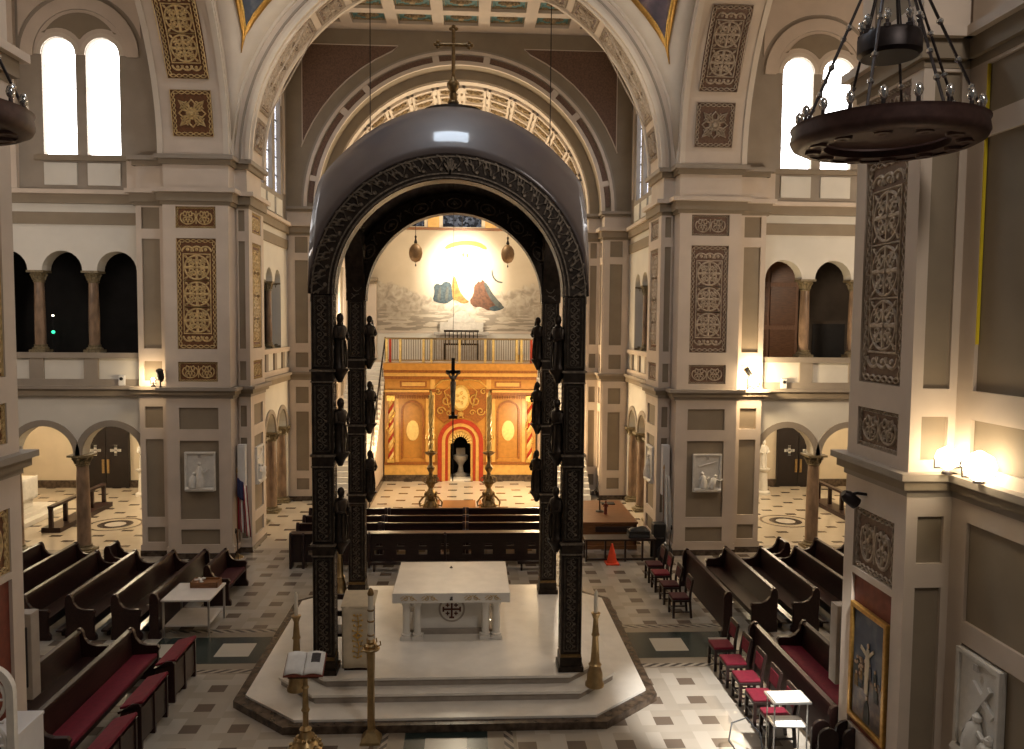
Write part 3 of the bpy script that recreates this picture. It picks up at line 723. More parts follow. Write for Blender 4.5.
# ------------------------------------------------------------------ chancel: side walls, ceiling, second arch, apse
for s in (-1, 1):
    side = 'left' if s < 0 else 'right'
    W = struct('wall_chancel_'+side)
    mb = MB(); mb.fn = mir(s); mb.M = frame_matrix((-6.5,0,0), '+x')
    lowc = [26.2,27.9,29.6]; galc = [26.75,27.95,29.15]
    out = [(25.2,0)] + arcade_hole(lowc, .74, 0, 2.9) + [(30.7,0),(30.7,10.1),(25.2,10.1)]
    mb.mat('white_wall').poly([out, arcade_hole(galc, .45, 5.86, 8.22)], 0, .4)
    for c in lowc: ring(mb.mat('taupe_grey'), c, 2.9, .73, .88, -.04, .02)
    mb.mat('taupe').box(25.2, 30.7, -.05, .02, 9.52, 9.86)
    mb.mat('cream').box(25.2, 30.7, -.10, .02, 5.72, 5.88).box(25.2, 30.7, -.08, .02, 4.94, 5.12)
    for x in (26.15,27.35,28.55,29.75): mb.mat('taupe_grey').box(x-.16, x+.16, -.06, .02, 5.12, 5.72)
    mb.mat('taupe_grey').box(25.2, 30.7, -.2, .02, 4.84, 4.94).mat('taupe').box(25.2, 30.7, -.13, .02, 4.64, 4.84)
    mb.box(25.2, 30.7, -.12, .02, 10.1, 10.36).mat('cream').box(25.2, 30.7, -.22, .02, 10.36, 10.48)
    lan = [26.95,28.15,29.35]
    mb.mat('taupe_grey').poly([rect(25.2,30.7,10.48,17.9)]+[archloop(c, .42, 11.4, 14.6, 12) for c in lan], 0, .4)
    ring(mb.mat('cream'), 28.75, 14.5, 1.3, 1.5, -.06, .02, 3., 24)
    for c in lan: mb.mat('white_wall').box(c-.45, c+.45, -.05, .02, 10.62, 11.2)
    for c in lan: ring(mb.mat('cream_light'), c, 14.6, .46, .56, -.04, .02, 0, 16)
    # pilasters and the inner bay up to the apse
    blocks = [(-6.5,-5.5,30.66,31.5), (-5.5,-5.0,31.46,37.6)]
    for b in blocks: mb.M = Matrix.Identity(4); mb.mat('cream').box(b[0]-.4 if b[0] < -6 else b[0], b[1], b[2], b[3], 0, 11.1); steps(mb, *b, BASE)
    face(mb, fy(30.66), -6.4, -5.5, .34, 10.04, rows(-6.2,-5.72,LOW)+rows(-6.2,-5.72,UP))
    face(mb, fx(-5.5), 30.66, 31.46, .34, 10.04, rows(30.85,31.25,LOW)+rows(30.85,31.25,UP))
    face(mb, fy(31.46), -5.44, -5.0, .34, 10.04, rows(-5.34,-5.08,LOW)+rows(-5.34,-5.08,UP))
    face(mb, fx(-5.0), 31.46, 37.5, .34, 10.04, sum([rows(a,a+.9,LOW)+rows(a,a+.9,UP) for a in (31.75,33.3,34.9,36.3)], []))
    mb.build('wall_body', parent=W)
    T = MB(); T.fn = mir(s)
    for b in blocks:
        for c in (C_LOW, C_MID, [(10.95,11.02,.08,'taupe'),(11.02,11.12,.16,'taupe_grey')]): steps(T, *b, c)
    T.build('cornice', parent=W)
    for y in (27.35,28.55): place_column(W, s, 6.68, y, 5.88, 8.22, .11)
    for y in (26.15,29.75): place_column(W, s, 6.68, y, 5.88, 8.22, .11)
    for y in (27.05,28.75,30.42): place_column(W, s, 6.7, y, 0, 2.9, .2)
    for k, c in enumerate(lan):
        w = MB(); w.fn = mir(s); w.M = frame_matrix((-6.5,0,0), '+x')
        w.mat('leaded_glass').poly([archloop(c, .415, 11.41, 14.6, 12)], .15, .18)
        w.mat('iron')
        for j in range(1, 5): w.box(c-.45, c+.45, .12, .148, 11.4+j*.65, 11.43+j*.65)
        w.build('window_%d' % (9+k+(3 if s > 0 else 0)), kind='structure')
# flat coffered ceiling of the chancel
CC = struct('ceiling_chancel')
mb = MB(); px_, py_ = 1.66, 1.36
holes = []; x0s = [-4.98+k*px_ for k in range(7)]
cells = [(cx, 30.2-.62-j*py_) for j in range(4) for cx in [(-3+k)*px_ for k in range(7)]]
mb.mat('cream').poly([rect(-6.5,6.5,25.2,30.7)]+[rect(cx-.62,cx+.62,cy-.48,cy+.48) for cx, cy in cells], 0, .18)
for i, p in enumerate(mb.v): mb.v[i] = Vector((p.x, p.z, 17.68+p.y))
mb.mat('cream').box(-6.9, 6.9, 25.1, 30.8, 18.0, 18.1)
mb.build('ceiling_grid', parent=CC)
pan = None
for cx, cy in cells:
    if pan is None:
        pan = MB().box(-.66,.66,-.52,.52,0,.03).build('coffer', 'coffer_teal', CC)
        b = MB(); b.disc((0,0), .17, .12); b.ribbon(rect(-.58,.58,-.44,.44), .05, .05, True)
        for sx in (-1,1):
            b.ribbon(spiral(sx*.26,0,.12,PI/2,1.2,sx,10), .05, .06); b.ribbon([(sx*.14,-.12),(sx*.36,0),(sx*.14,.12)], .05, .06)
            for sz in (-1,1): b.ribbon([(sx*.30,sz*.34),(sx*.48,sz*.34),(sx*.48,sz*.18)], .04, .05)
        for i, p in enumerate(b.v): b.v[i] = Vector((p.x, p.z, p.y))
        b.build('coffer_rosette', 'scroll_coffer', pan); p_ = pan
    else: p_ = dup_part(pan, CC)
    p_.location = (cx, cy, 17.83)
# second arch
A2 = struct('wall_arch_apse'); ZA = 11.1
mb = MB()
mb.mat('taupe').poly([[(-6.7,ZA),(-6.7,17.9),(6.7,17.9),(6.7,ZA)]+arcpts(0,ZA,5.4,0,PI,48)], 30.7, 31.5)
ring(mb.mat('cream'), 0, ZA, 5.36, 5.5, 30.6, 30.72, 0, 48); ring(mb, 0, ZA, 5.74, 5.86, 30.58, 30.72, 0, 48)
ring(mb.mat('taupe_grey'), 0, ZA, 5.86, 5.95, 30.64, 30.72, 0, 48)
for a0, a1 in ((2,10),(12,38),(40.5,50),(52.5,79),(81.5,98.5),(101,127.5),(130,139.5),(142,168),(170,178)):
    a = arcpts(0,ZA,5.7,radians(a0),radians(a1),14)+arcpts(0,ZA,5.53,radians(a1),radians(a0),14)
    mb.mat('relief_taupe').poly([a], 30.66, 30.71)
for a0, a1 in ((10,12),(38,40.5),(50,52.5),(79,81.5),(98.5,101),(127.5,130),(139.5,142),(168,170)):
    a = arcpts(0,ZA,5.74,radians(a0),radians(a1),3)+arcpts(0,ZA,5.5,radians(a1),radians(a0),3)
    mb.mat('cream').poly([a], 30.62, 30.71)
for q in (-1, 1):   # sunk spandrel panels edged with a thin moulding
    pts = [(q*x, z) for x, z in [(5.9,13.5),(5.9,17.1),(2.35,17.1)]+[(6.35*cos(t), ZA+6.35*sin(t)) for t in [radians(a) for a in (66,60,54,48,42,36,30,25,20.5)]]]
    mb.M = Matrix.Translation((0,30.7,0)); mb.mat('cream').ribbon(pts, .05, .05, True); 
    mb.mat('relief_taupe').poly([pts], -.02, .0); mb.M = Matrix.Identity(4)
ring(mb.mat('cream'), 0, ZA, 5.0, 5.5, 31.5, 31.9, 0, 48)
ring(mb.mat('taupe'), 0, ZA, 5.05, 5.42, 31.42, 31.52, 0, 48)
mb.build('arch_body', parent=A2)
AP = struct('wall_apse')
mb = MB()
ring(mb.mat('cream_light'), 0, ZA, 5.0, 5.3, 31.9, 37.7, 0, 48)
rows_y = [32.1+k*1.1 for k in range(5)]
for y in [31.98]+[r_+.98 for r_ in rows_y]: ring(mb.mat('cream'), 0, ZA, 4.9, 5.02, y, y+.14, 0, 48)
for k in range(15):
    a = radians(6+12*k)
    for da in (-1.1, 1.1):
        b = a+radians(da); q0, q1 = b-radians(.55), b+radians(.55)
        mb.mat('cream').poly([arcpts(0,ZA,5.02,q0,q1,1)+arcpts(0,ZA,4.88,q1,q0,1)], 31.98, 37.6)
mb.build('vault_body', parent=AP)
rose = None
for k in range(14):
    a = radians(12+12*k)
    for y in rows_y[:3]:
        m_ = Matrix.Translation((4.99*cos(a), y+.5, ZA+4.99*sin(a))) @ Matrix.Rotation(PI/2-a, 4, 'Y')
        if rose is None:
            b = MB(); b.box(-.36,.36,-.36,.36,-.02,.02)
            rose = b.build('vault_coffer', 'scroll_pale', AP)
            b = MB(); 
            for sg in (-1, 1): b.ribbon(spiral(sg*.16, 0, .15, PI/2, 1.1, sg, 10), .06, .06)
            b.ribbon(arcpts(0,-.12,.3,.2,PI-.2,10), .08, .08); b.disc((0,.05), .12, .1)
            for i, p in enumerate(b.v): b.v[i] = Vector((p.x, p.z, p.y-.02))
            b.build('rosette', 'scroll_coffer', rose); o = rose
        else: o = dup_part(rose, AP)
        o.matrix_local = m_
b = MB()
wins = [(-2.3,.55),(0,.9),(2.3,.55)]
b.M = Matrix.Translation((0,37.6,0))
b.mat('chapel_wall').poly([[(-5.2,0),(5.2,0),(5.2,ZA)]+arcpts(0,ZA,5.1,0,PI,40)+[(-5.2,ZA)]]+[archloop(c, w, 11.28, 12.4, 12) for c, w in wins], 0, .4)
b.mat('wood_brown').box(-5,5,-.12,.02,11.12,11.24)
b.mat('ochre_light')
for x in (-1.32,1.32): b.box(x-.26,x+.26,-.1,.02,11.24,13.2)
b.mat('white_wall').box(-5,5,-.05,.02,5.1,6.42).mat('cream').box(-5,5,-.1,.02,6.36,6.46)
b.build('end_wall', parent=AP)
for k, (c, w) in enumerate(wins):
    q = MB(); q.M = Matrix.Translation((0,37.6,0)); q.mat('dark_glass').poly([archloop(c, w-.005, 11.285, 12.4, 12)], .12, .15)
    q.mat('iron').box(c-.02,c+.02,.08,.12,11.28,13.).box(c-w,c+w,.08,.12,12.0,12.03); q.build('window_%d' % (15+k), kind='structure')
for s in (-1, 1):
    c = MB(); c.M = Matrix.Translation((s*4.42,37.55,0))
    c.mat('taupe').box(-.55,.55,-.75,0,8.72,8.88).box(-.45,.45,-.6,0,8.58,8.72).mat('cream').box(-.5,.5,-.5,0,0,8.58)
    c.lathe([(.06,8.88),(.05,9.2),(.02,9.3)], (s*-.2,-.4,0), 8)
    c.build('wall_pilaster', parent=AP)
for s in (-1, 1):
    e = MB(); e.fn = mir(s)
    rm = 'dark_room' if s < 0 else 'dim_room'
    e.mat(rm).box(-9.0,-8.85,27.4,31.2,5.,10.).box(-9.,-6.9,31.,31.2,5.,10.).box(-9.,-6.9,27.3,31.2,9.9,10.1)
    e.build('gallery_shell', parent=bpy.data.objects['wall_chancel_'+('left' if s < 0 else 'right')])

# ------------------------------------------------------------------ mural and upper altar
MU = thing('mural', 'large wall painting of seated robed figures on clouds under a pale sky', 'painting', (0,37.58,6.46))
b = MB(); b.box(-4.55,4.55,-.03,.0,0,4.66); b.build('painted_sky', 'mural_paint', MU)
def blob(pts, d, m, name, label=None):
    n = len(pts); q = []
    for i in range(n):   # smooth the outline once
        p0, p1 = pts[i], pts[(i+1)%n]; q += [(p0[0]*.75+p1[0]*.25, p0[1]*.75+p1[1]*.25), (p0[0]*.25+p1[0]*.75, p0[1]*.25+p1[1]*.75)]
    return MB().poly([q], -.03-d, -.03).build(name, m, MU, label=label)
def mp_(u, v): return ((u-485)*.01065, (598-v)*.0112)
blob([mp_(*p) for p in [(356,472),(366,440),(361,412),(378,400),(394,410),(408,392),(438,398),(442,428),(454,462),(438,472),(418,486),(380,482)]], .01, 'robe_blue', 'painted_robe', 'blue grey robe')
blob([mp_(*p) for p in [(375,470),(385,420),(395,415),(392,475)]], .014, 'robe_grey', 'painted_fold')
blob([mp_(*p) for p in [(410,470),(418,415),(428,412),(424,475)]], .014, 'robe_grey', 'painted_fold')
blob([mp_(*p) for p in [(440,420),(444,380),(452,368),(462,388),(474,430),(498,462),(522,478),(486,486),(462,470),(446,472)]], .012, 'robe_gold', 'painted_robe', 'golden robe')
blob([mp_(*p) for p in [(516,476),(536,446),(538,408),(552,398),(566,376),(588,396),(602,430),(626,468),(652,500),(606,516),(570,496),(540,500)]], .01, 'robe_rust', 'painted_robe', 'rust orange robe')
blob([mp_(*p) for p in [(578,392),(595,400),(625,450),(672,496),(655,506),(620,480),(590,430)]], .014, 'robe_grey', 'painted_fold', 'grey mantle')
blob([mp_(*p) for p in [(600,500),(640,488),(675,494),(660,508),(620,516)]], .012, 'robe_blue', 'painted_fold')
for u, v in ((410,342),(564,384)): blob([(mp_(u,v)[0]+.1*cos(k*PI/4), mp_(u,v)[1]+.12*sin(k*PI/4)) for k in range(8)], .016, 'skin_paint', 'painted_head')
blob([mp_(*p) for p in [(408,250),(440,232),(500,222),(560,228),(595,250),(590,262),(550,246),(500,240),(450,248),(415,262)]], .01, 'rainbow', 'painted_rainbow', 'yellow arc')
for u, v, du in ((490,283,6),(508,285,6)): blob([mp_(u-du,v-8),mp_(u+du,v-8),mp_(u+du-2,v+8),mp_(u-du+2,v+8)], .01, 'robe_gold', 'painted_mark')
blob([mp_(*p) for p in [(614,345),(618,342),(622,368),(640,388),(664,392),(662,398),(636,394),(616,372)]], .01, 'robe_grey', 'painted_crescent')
BAL = struct('floor_balcony')
b = MB(); b.mat('cream').box(-3.4,3.4,34.75,37.6,4.85,5.12); b.box(-5.0,-3.4,36.0,37.6,4.85,5.1).box(3.4,5.0,36.0,37.6,4.85,5.1)
b.build('slab', parent=BAL)
r = thing('upper_altar', 'white gabled stone altar on the balcony under the mural', 'altar', (0,36.9,5.12))
b = MB(); b.box(-1.15,1.15,-.3,.35,0,1.15).box(-1.25,1.25,-.4,.35,1.15,1.3).box(-1.0,1.0,.05,.35,1.3,1.75)
b.poly([[(-.62,1.75),(.62,1.75),(.62,1.9),(.36,2.0),(.30,2.18),(0,2.3),(-.30,2.18),(-.36,2.0),(-.62,1.9)]], .05, .35)
b.build('altar_body', 'stone_shade', r, bevel=.01)
b = MB(); b.poly([archloop(0,.22,1.72,2.0,8)], .0, .05); b.poly([archloop(-.55,.12,1.4,1.6,8)], .0,.05); b.poly([archloop(.55,.12,1.4,1.6,8)], .0,.05); b.build('niche', 'stone_shade', r)
b = MB()
for k in range(9): b.box(-.72+k*.18-.02,-.72+k*.18+.02,-1.02,-.98,.75,1.35)
b.box(-.78,.78,-1.05,-.95,1.3,1.4).box(-.78,.78,-1.05,-.95,.72,.8).box(-.78,-.7,-1.05,-.95,0,.75).box(.7,.78,-1.05,-.95,0,.75)
b.build('bronze_grille', 'bronze', r)
# balustrade
r = thing('balustrade', 'gilded balustrade with bright square posts along the balcony edge', 'railing', (0,34.75,5.12))
b = MB().box(-3.3,3.3,-.05,.05,.98,1.06).box(-3.3,3.3,-.04,.04,.06,.11); b.build('rail', 'brass', r)
b = MB()
for k in range(66):
    x = -3.25+k*.1; b.box(x-.012,x+.012,-.012,.012,.1,1.0)
b.build('bars', 'bronze_gold', r)
for x in (-3.2,-3.05,-2.62,-1.62,-1.28,-.06,1.05,1.4,2.42,2.62,3.05,3.22):
    m_ = 'arch_red' if abs(abs(x)-3.05) < .02 else 'gold_yellow'
    MB().box(x-.05,x+.05,-.06,.06,.0,1.0).build('post', m_, r, label='red post' if m_ == 'arch_red' else None)
# little tapers standing behind the balustrade
for k, x in enumerate((2.55,2.72)):
    q = MB(); q.mat('gold').lathe([(.08,0),(.03,.06),(.03,.3),(.06,.33)], seg=10); q.mat('wax').lathe([(.03,.33),(.025,.95)], seg=8)
    o = q.build('altar_candle', label='pale taper at the end of the balcony', cat='candle', group='tapers on the balcony', smooth=True); o.location = (x,35.5,5.12)
# pendant lamps in front of the mural
def pendant(x, lab):
    r = thing('sanctuary_lamp', lab, 'lamp', (x,33.2,9.3))
    MB().lathe([(.03,0),(.16,.05),(.25,.2),(.28,.38),(.25,.56),(.15,.7),(.06,.76)], seg=16).build('lamp_body', 'lamp_brown', r, True)
    MB().lathe([(.05,.76),(.07,.82),(.025,.95),(.05,1.05),(.012,1.1)], seg=10).build('cap', 'bronze', r, True)
    MB().tube([(0,0,1.05),(0,0,6.6)], .012, 5).build('chain', 'bronze', r)
    MB().lathe([(.005,-.18),(.035,-.12),(.005,-.05),(.01,.01)], seg=8).build('drop', 'bronze', r, True)
pendant(-1.86, 'oval brown pendant lamp hanging before the mural above the blue-robed figure')
pendant(1.92, 'oval brown pendant lamp hanging before the mural above the orange-robed figure')

# ------------------------------------------------------------------ reredos with central doorway
R_ = thing('reredos', 'golden ochre screen wall with a red arched doorway below the balcony', 'screen', (0,34.4,0))
b = MB()
outer = [(-3.25,.0),(-.98,.0)]+arcpts(0,1.72,.98,PI,0,20)+[(.98,0),(3.25,0),(3.25,4.95),(-3.25,4.95)]
pan_ = [[(c-.42,1.0)]+arcpts(c,3.0,.42,PI,0,12)+[(c+.42,1.0)] for c in (-2.06,2.06)]
b.mat('ochre').poly([outer]+pan_, 0, .34)
b.build('screen_body', parent=R_)
for c in (-2.06,2.06):
    g = MB().box(c-.46,c+.46,.12,.16,.95,3.5).build('arched_panel', 'ochre', R_)
    q = MB(); q.poly([[(c-.50,.94)]+arcpts(c,3.0,.50,PI,0,14)+[(c+.50,.94)]+[(c+.42,1.0)]+arcpts(c,3.0,.42,0,PI,14)+[(c-.42,1.0)]], -.05, .02); q.build('moulding', 'ochre_deep', g)
    q = MB(); q.poly([[(c+.27*cos(k*PI/12), 2.18+.44*sin(k*PI/12)) for k in range(24)]], .09, .125); q.build('sunburst', 'gold_yellow', g)
for x0, x1 in ((-3.26,-.99),(.99,3.26)):
    b = MB(); b.mat('marble_dark').box(x0,x1,-.1,.1,.0,.28).mat('ochre_light').box(x0,x1,-.06,.1,.28,.72).mat('ochre_deep').box(x0,x1,-.1,.1,.72,.84); b.build('plinth', parent=R_)
b = MB()
for x0, x1 in ((-3.2,-1.28),(1.28,3.2)):
    b.mat('ochre_deep').box(x0,x1,-.1,.05,3.72,3.86).mat('ochre_light').box(x0-.05,x1+.05,-.14,.05,3.86,3.96)
    b.mat('ochre_deep')
    for k in range(18): b.box(x0+.06+k*.105,x0+.12+k*.105,-.12,.02,3.58,3.72)
b.mat('ochre').box(-3.25,3.25,-.06,.05,4.0,4.42)
b.mat('ochre_deep').box(-2.6,-1.45,-.075,.0,4.06,4.34).box(1.45,2.6,-.075,0,4.06,4.34)
b.mat('ochre_light').box(-2.52,-1.53,-.085,0,4.12,4.28).box(1.53,2.52,-.085,0,4.12,4.28)
b.mat('ochre_deep').box(-3.26,3.26,-.16,.05,4.42,4.55).mat('ochre_light').box(-3.27,3.27,-.24,.05,4.55,4.7).mat('ochre_deep').box(-3.27,3.27,-.3,.34,4.7,4.82).mat('ochre').box(-3.28,3.28,-.36,.34,4.82,5.1)
for x in (-1.2,1.2): b.mat('ochre_light').box(x-.1,x+.1,-.1,.05,.84,4.42); b.mat('ochre_deep').box(x-.14,x+.14,-.14,.05,3.86,4.0)
for x in (-2.72,-1.42,1.42,2.72): b.mat('ochre_light').box(x-.07,x+.07,-.06,.05,.84,3.6)
b.build('entablature', parent=R_)
for x in (-2.98,2.98):
    b = MB(); n = 60
    for ph, m_ in ((0,'ochre_light'),(PI*2/3,'arch_red'),(PI*4/3,'gold_yellow')):
        b.mat(m_).tube([(x+.062*cos(ph+i*.42), -.08+.062*sin(ph+i*.42), .98+2.55*i/n) for i in range(n+1)], .062, 7)
    b.mat('gold').box(x-.15,x+.15,-.22,.06,.84,.98).box(x-.17,x+.17,-.24,.06,3.5,3.72)
    b.build('twisted_column', parent=R_, smooth=True)
    b = MB()
    for k in range(6):
        b.tube([(x+.12*cos(k*1.1), -.12+.1*sin(k*1.1), 1.7+k*.22), (x+.2*cos(k*1.1+.7), -.2, 1.85+k*.22), (x+.1*cos(k*1.1+1.4), -.14, 2.0+k*.22)], [.05,.03,.01], 6)
    b.build('garland', 'gold', R_, True)
for r0, r1, d, m_ in ((.80,.98,-.1,'arch_red'),(.66,.80,-.06,'ochre_light'),(.54,.66,-.03,'arch_red'),(.44,.54,.02,'ochre_light')):
    b = MB(); ring(b.mat(m_), 0, 1.72, r0, r1, d, .2, 1.72, 20); b.build('door_arch', parent=R_, label='red arch moulding' if m_ == 'arch_red' else 'pale arch moulding')
b = MB(); ring(b.mat('gold'), 0, 1.60, .40, .54, .06, .12, 0, 16)
for k in range(11):
    a = PI*(k+.5)/11; b.mat('gold_yellow').tube([(.30*cos(a),.07,1.62+.30*sin(a)),(.5*cos(a),.05,1.62+.5*sin(a))], [.03,.05], 6)
b.build('scallop_fan', parent=R_)
b = MB(); b.mat('dark_room').box(-.9,.9,1.9,1.95,0,2.6).box(-.95,-.9,.2,1.95,0,2.6).box(.9,.95,.2,1.95,0,2.6).box(-.95,.95,.2,1.95,2.6,2.65); b.build('passage', parent=R_)
q = thing('baptismal_font', 'dark stone font standing inside the arched doorway', 'font', (0,35.35,0))
b = MB(); b.lathe([(.30,0),(.30,.12),(.14,.22),(.10,.5),(.16,.62),(.32,.8),(.34,.95),(.30,.98)], seg=12); b.build('bowl', 'stone_shade', q, True)
MB().box(-.2,.2,-.06,.06,.98,1.3).build('lid', 'stone_shade', q, bevel=.02)
MB().box(-.44,.44,-.02,.5,.0,.08).build('door_step', 'marble_white', R_)
b = MB()
b.mat('ochre_deep').poly([arcpts(0,3.0,1.42,.55,PI-.55,18)+[(-1.2,3.0),(-1.0,2.75)]+arcpts(0,1.72,1.06,PI*.73,PI*.27,12)+[(1.0,2.75),(1.2,3.0)]], -.05, .02)
b.M = Matrix.Translation((0,-.05,0)); b.mat('gold')
for sg in (-1, 1):
    b.ribbon([(sg*x, z) for x, z in ((1.1,4.1),(.8,4.36),(.4,4.4),(.1,4.38))], .09, .08)
    b.ribbon(spiral(sg*.62,3.5,.26,PI/2,1.3,sg,14), .07, .06); b.ribbon(spiral(sg*.85,3.05,.2,0,1.3,-sg,14), .06, .06); b.ribbon(spiral(sg*.98,3.9,.16,0,1.3,sg,14), .06, .06)
    b.ribbon(spiral(sg*.5,2.98,.14,0,1.2,sg,12), .05, .05); b.ribbon([(sg*.5,3.2),(sg*.7,3.9),(sg*.35,4.2)], .06, .06)
b.disc((0,2.92), .13, .1); b.ribbon([(-.12,2.75),(0,2.95),(.12,2.75)], .07, .07)
b.M = Matrix.Identity(4); b.build('carved_crest', parent=R_)
b = MB(); b.mat('gold').poly([[(.40*cos(k*PI/12), 3.62+.56*sin(k*PI/12)) for k in range(24)]], -.12, .02); b.mat('gold_yellow').poly([[(.31*cos(k*PI/12), 3.62+.46*sin(k*PI/12)) for k in range(24)]], -.16, -.1)
b.mat('gold'); b.M = Matrix.Translation((0,-.16,3.62))
for k in range(5): b.ribbon(spiral(.13*cos(k*1.26), .2*sin(k*1.26), .09, k, 1., 1, 8), .03, .03)
b.M = Matrix.Identity(4); b.build('oval_medallion', parent=R_)

# ------------------------------------------------------------------ stairs either side of the reredos
for s in (-1, 1):
    r = thing('staircase', ('white marble staircase rising past the twisted column, flag side' if s < 0 else 'white marble staircase rising behind the wooden organ desk'), 'stairs', (0,0,0), kind=None)
    n = 28; y0, y1, H = 29.5, 36.0, 5.06; b = MB(); b.fn = mir(s)
    pts = [(y0,0)]
    for k in range(n): pts += [(y0+(y1-y0)*k/n, H*(k+1)/n), (y0+(y1-y0)*(k+1)/n, H*(k+1)/n)]
    pts += [(y1,0)]
    # treads and risers as one stepped solid
    V = [(x,y,z) for x in (-4.98,-3.46) for y, z in pts]; m_ = len(pts); F = [(i,i+1,m_+i+1,m_+i) for i in range(m_-1)]
    b.add(V, F); b.build('steps', 'marble_white', r)
    b = MB(); b.fn = mir(s)
    b.prism_x([(y0-.15,0),(y1,0),(y1,H+.15),(y0-.15,.22)], -3.46, -3.32); b.build('stringer', 'cream', r)
    b = MB(); b.fn = mir(s)
    for k in range(n): yy = y0+(y1-y0)*k/n; zz = H*k/n; b.box(-3.48,-3.29,yy-.02,yy+(y1-y0)/n*.82,zz+.10,zz+H/n+.14)
    b.build('stepped_coping', 'marble_white', r)
    b = MB(); b.fn = mir(s); b.prism_x([(y0-.1,0),(y1,0),(y1,.26),(y0-.1,.26)], -3.31, -3.28); b.build('skirting', 'marble_dark', r)
    b = MB(); b.fn = mir(s); b.tube([(-3.39,y0-.1,1.15),(-3.39,y1,H+1.1)], .035, 8)
    b.tube([(-3.39,y0-.1,.2),(-3.39,y0-.1,1.15)], .03, 8); b.tube([(-3.39,y1,H),(-3.39,y1,H+1.1)], .03, 8)
    for k in range(1,6): f_ = k/6; b.tube([(-3.39,y0+(y1-y0)*f_,H*f_+.1),(-3.39,y0+(y1-y0)*f_,1.15+(H-.05)*f_)], .018, 6)
    b.build('handrail', 'bronze', r, True)

# ------------------------------------------------------------------ altar platform in three tiers
def octo(hx, hy0, hy1, c, cy): 
    return [(-hx+c,hy0),(hx-c,hy0),(hx,hy0+cy),(hx,hy1-cy),(hx-c,hy1),(-hx+c,hy1),(-hx,hy1-cy),(-hx,hy0+cy)]
P_ = struct('floor_platform')
MB().prism_z(octo(3.78,12.98,20.05,1.08,.98), 0, .13).build('base_course', 'marble_dark', P_)
MB().prism_z(octo(3.60,13.14,19.9,1.06,.95), .13, .17).build('lowest_tier', 'marble_white', P_)
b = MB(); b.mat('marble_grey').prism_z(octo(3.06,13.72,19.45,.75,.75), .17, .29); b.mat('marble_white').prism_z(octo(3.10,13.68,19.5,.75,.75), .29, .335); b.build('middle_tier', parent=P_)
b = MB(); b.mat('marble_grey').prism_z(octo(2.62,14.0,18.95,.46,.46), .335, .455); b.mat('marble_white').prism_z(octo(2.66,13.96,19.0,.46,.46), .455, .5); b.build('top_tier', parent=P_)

# ------------------------------------------------------------------ marble altar
r = thing('altar', 'white marble altar table with a red jerusalem cross roundel, under the canopy', 'altar', (.02,16.55,.5))
b = MB().box(-1.16,1.16,-1.05,1.05,.80,1.0); b.build('altar_top', 'marble_white', r, bevel=.012)
b = MB(); b.M = Matrix.Translation((0,-1.06,.90))
for x in (-.83,-.42,.42,.83):
    for sg in (-1,1): b.ribbon(spiral(x+sg*.07,0,.055,PI/2,1.2,sg,10), .016, .008)
    b.ribbon([(x-.15,-.04),(x,.05),(x+.15,-.04)], .014, .008); b.ribbon([(x-.17,.0),(x-.1,.05)], .014,.008)
b.build('front_scrolls', 'scroll_gold', r)
b = MB(); b.M = Matrix.Translation((0,-1.06,.9)); b.box(-.03,.03,-.006,.0,-.04,-.015); b.disc((.005,.01), .024, .006); b.ribbon([(-.025,-.02),(.025,.035)], .012, .006); b.build('emblem', 'page_dark', r)
MB().box(-.78,.78,-.52,.75,0,.80).build('pedestal', 'marble_white', r)
MB().box(-.86,.86,-.60,.80,0,.10).build('pedestal_base', 'marble_grey', r)
for px__ in (-.90,-.68,.68,.90):
    for y in (-.80,.80):
        b = MB(); b.lathe([(.075,.12),(.07,.66),(.085,.68),(.105,.76)], (px__,y,0), 14); b.box(px__-.115,px__+.115,y-.115,y+.115,.76,.80); b.lathe([(.10,.07),(.105,.1),(.08,.12)], (px__,y,0), 14); b.box(px__-.12,px__+.12,y-.12,y+.12,0,.07)
        b.build('leg', 'marble_white', r, True)
b = MB(); b.M = Matrix.Translation((0,-.525,.50))
b.mat('marble_grey'); b.poly([[(.27*cos(k*PI/16), .27*sin(k*PI/16)) for k in range(32)]], -.02, 0); g = b.build('roundel', parent=r)
b = MB(); b.M = Matrix.Translation((0,-.547,.50)); b.mat('stone_relief').poly([[(.23*cos(k*PI/16), .23*sin(k*PI/16)) for k in range(32)]], -.01, .0)
b.mat('copper_red')
b.box(-.17,.17,-.022,-.01,-.018,.018).box(-.018,.018,-.022,-.01,-.17,.17)
for a in range(4):
    cx, cz = .17*cos(a*PI/2), .17*sin(a*PI/2); b.box(cx-(.018 if a%2==0 else .05), cx+(.018 if a%2==0 else .05), -.022,-.01, cz-(.05 if a%2==0 else .018), cz+(.05 if a%2==0 else .018))
for sx in (-1,1):
    for sz in (-1,1):
        b.box(sx*.085-.04,sx*.085+.04,-.022,-.01,sz*.085-.012,sz*.085+.012).box(sx*.085-.012,sx*.085+.012,-.022,-.01,sz*.085-.04,sz*.085+.04)
b.build('cross_emblem', parent=g)
q = MB().lathe([(.035,0),(.033,.012),(.012,.016),(.01,.03),(.012,.04)], seg=12); o = q.build('microphone_stub', 'black', label='small black microphone base lying on the altar top', cat='microphone'); o.location = (-.02,17.15,1.5)

q = thing('added_uplight', 'tiny added lamp for the warm floor reflection between the marble altar legs', 'lamp', (.80,16.45,.5))  # added fixture, takes the place of yellow light reflected off the floor
MB().lathe([(.06,0),(.06,.05),(.045,.07)], seg=12).build('housing', 'iron', q, True); MB().lathe([(.042,.07),(.03,.10),(.01,.11)], seg=12).build('bulb', 'bulb_warm', q, True)
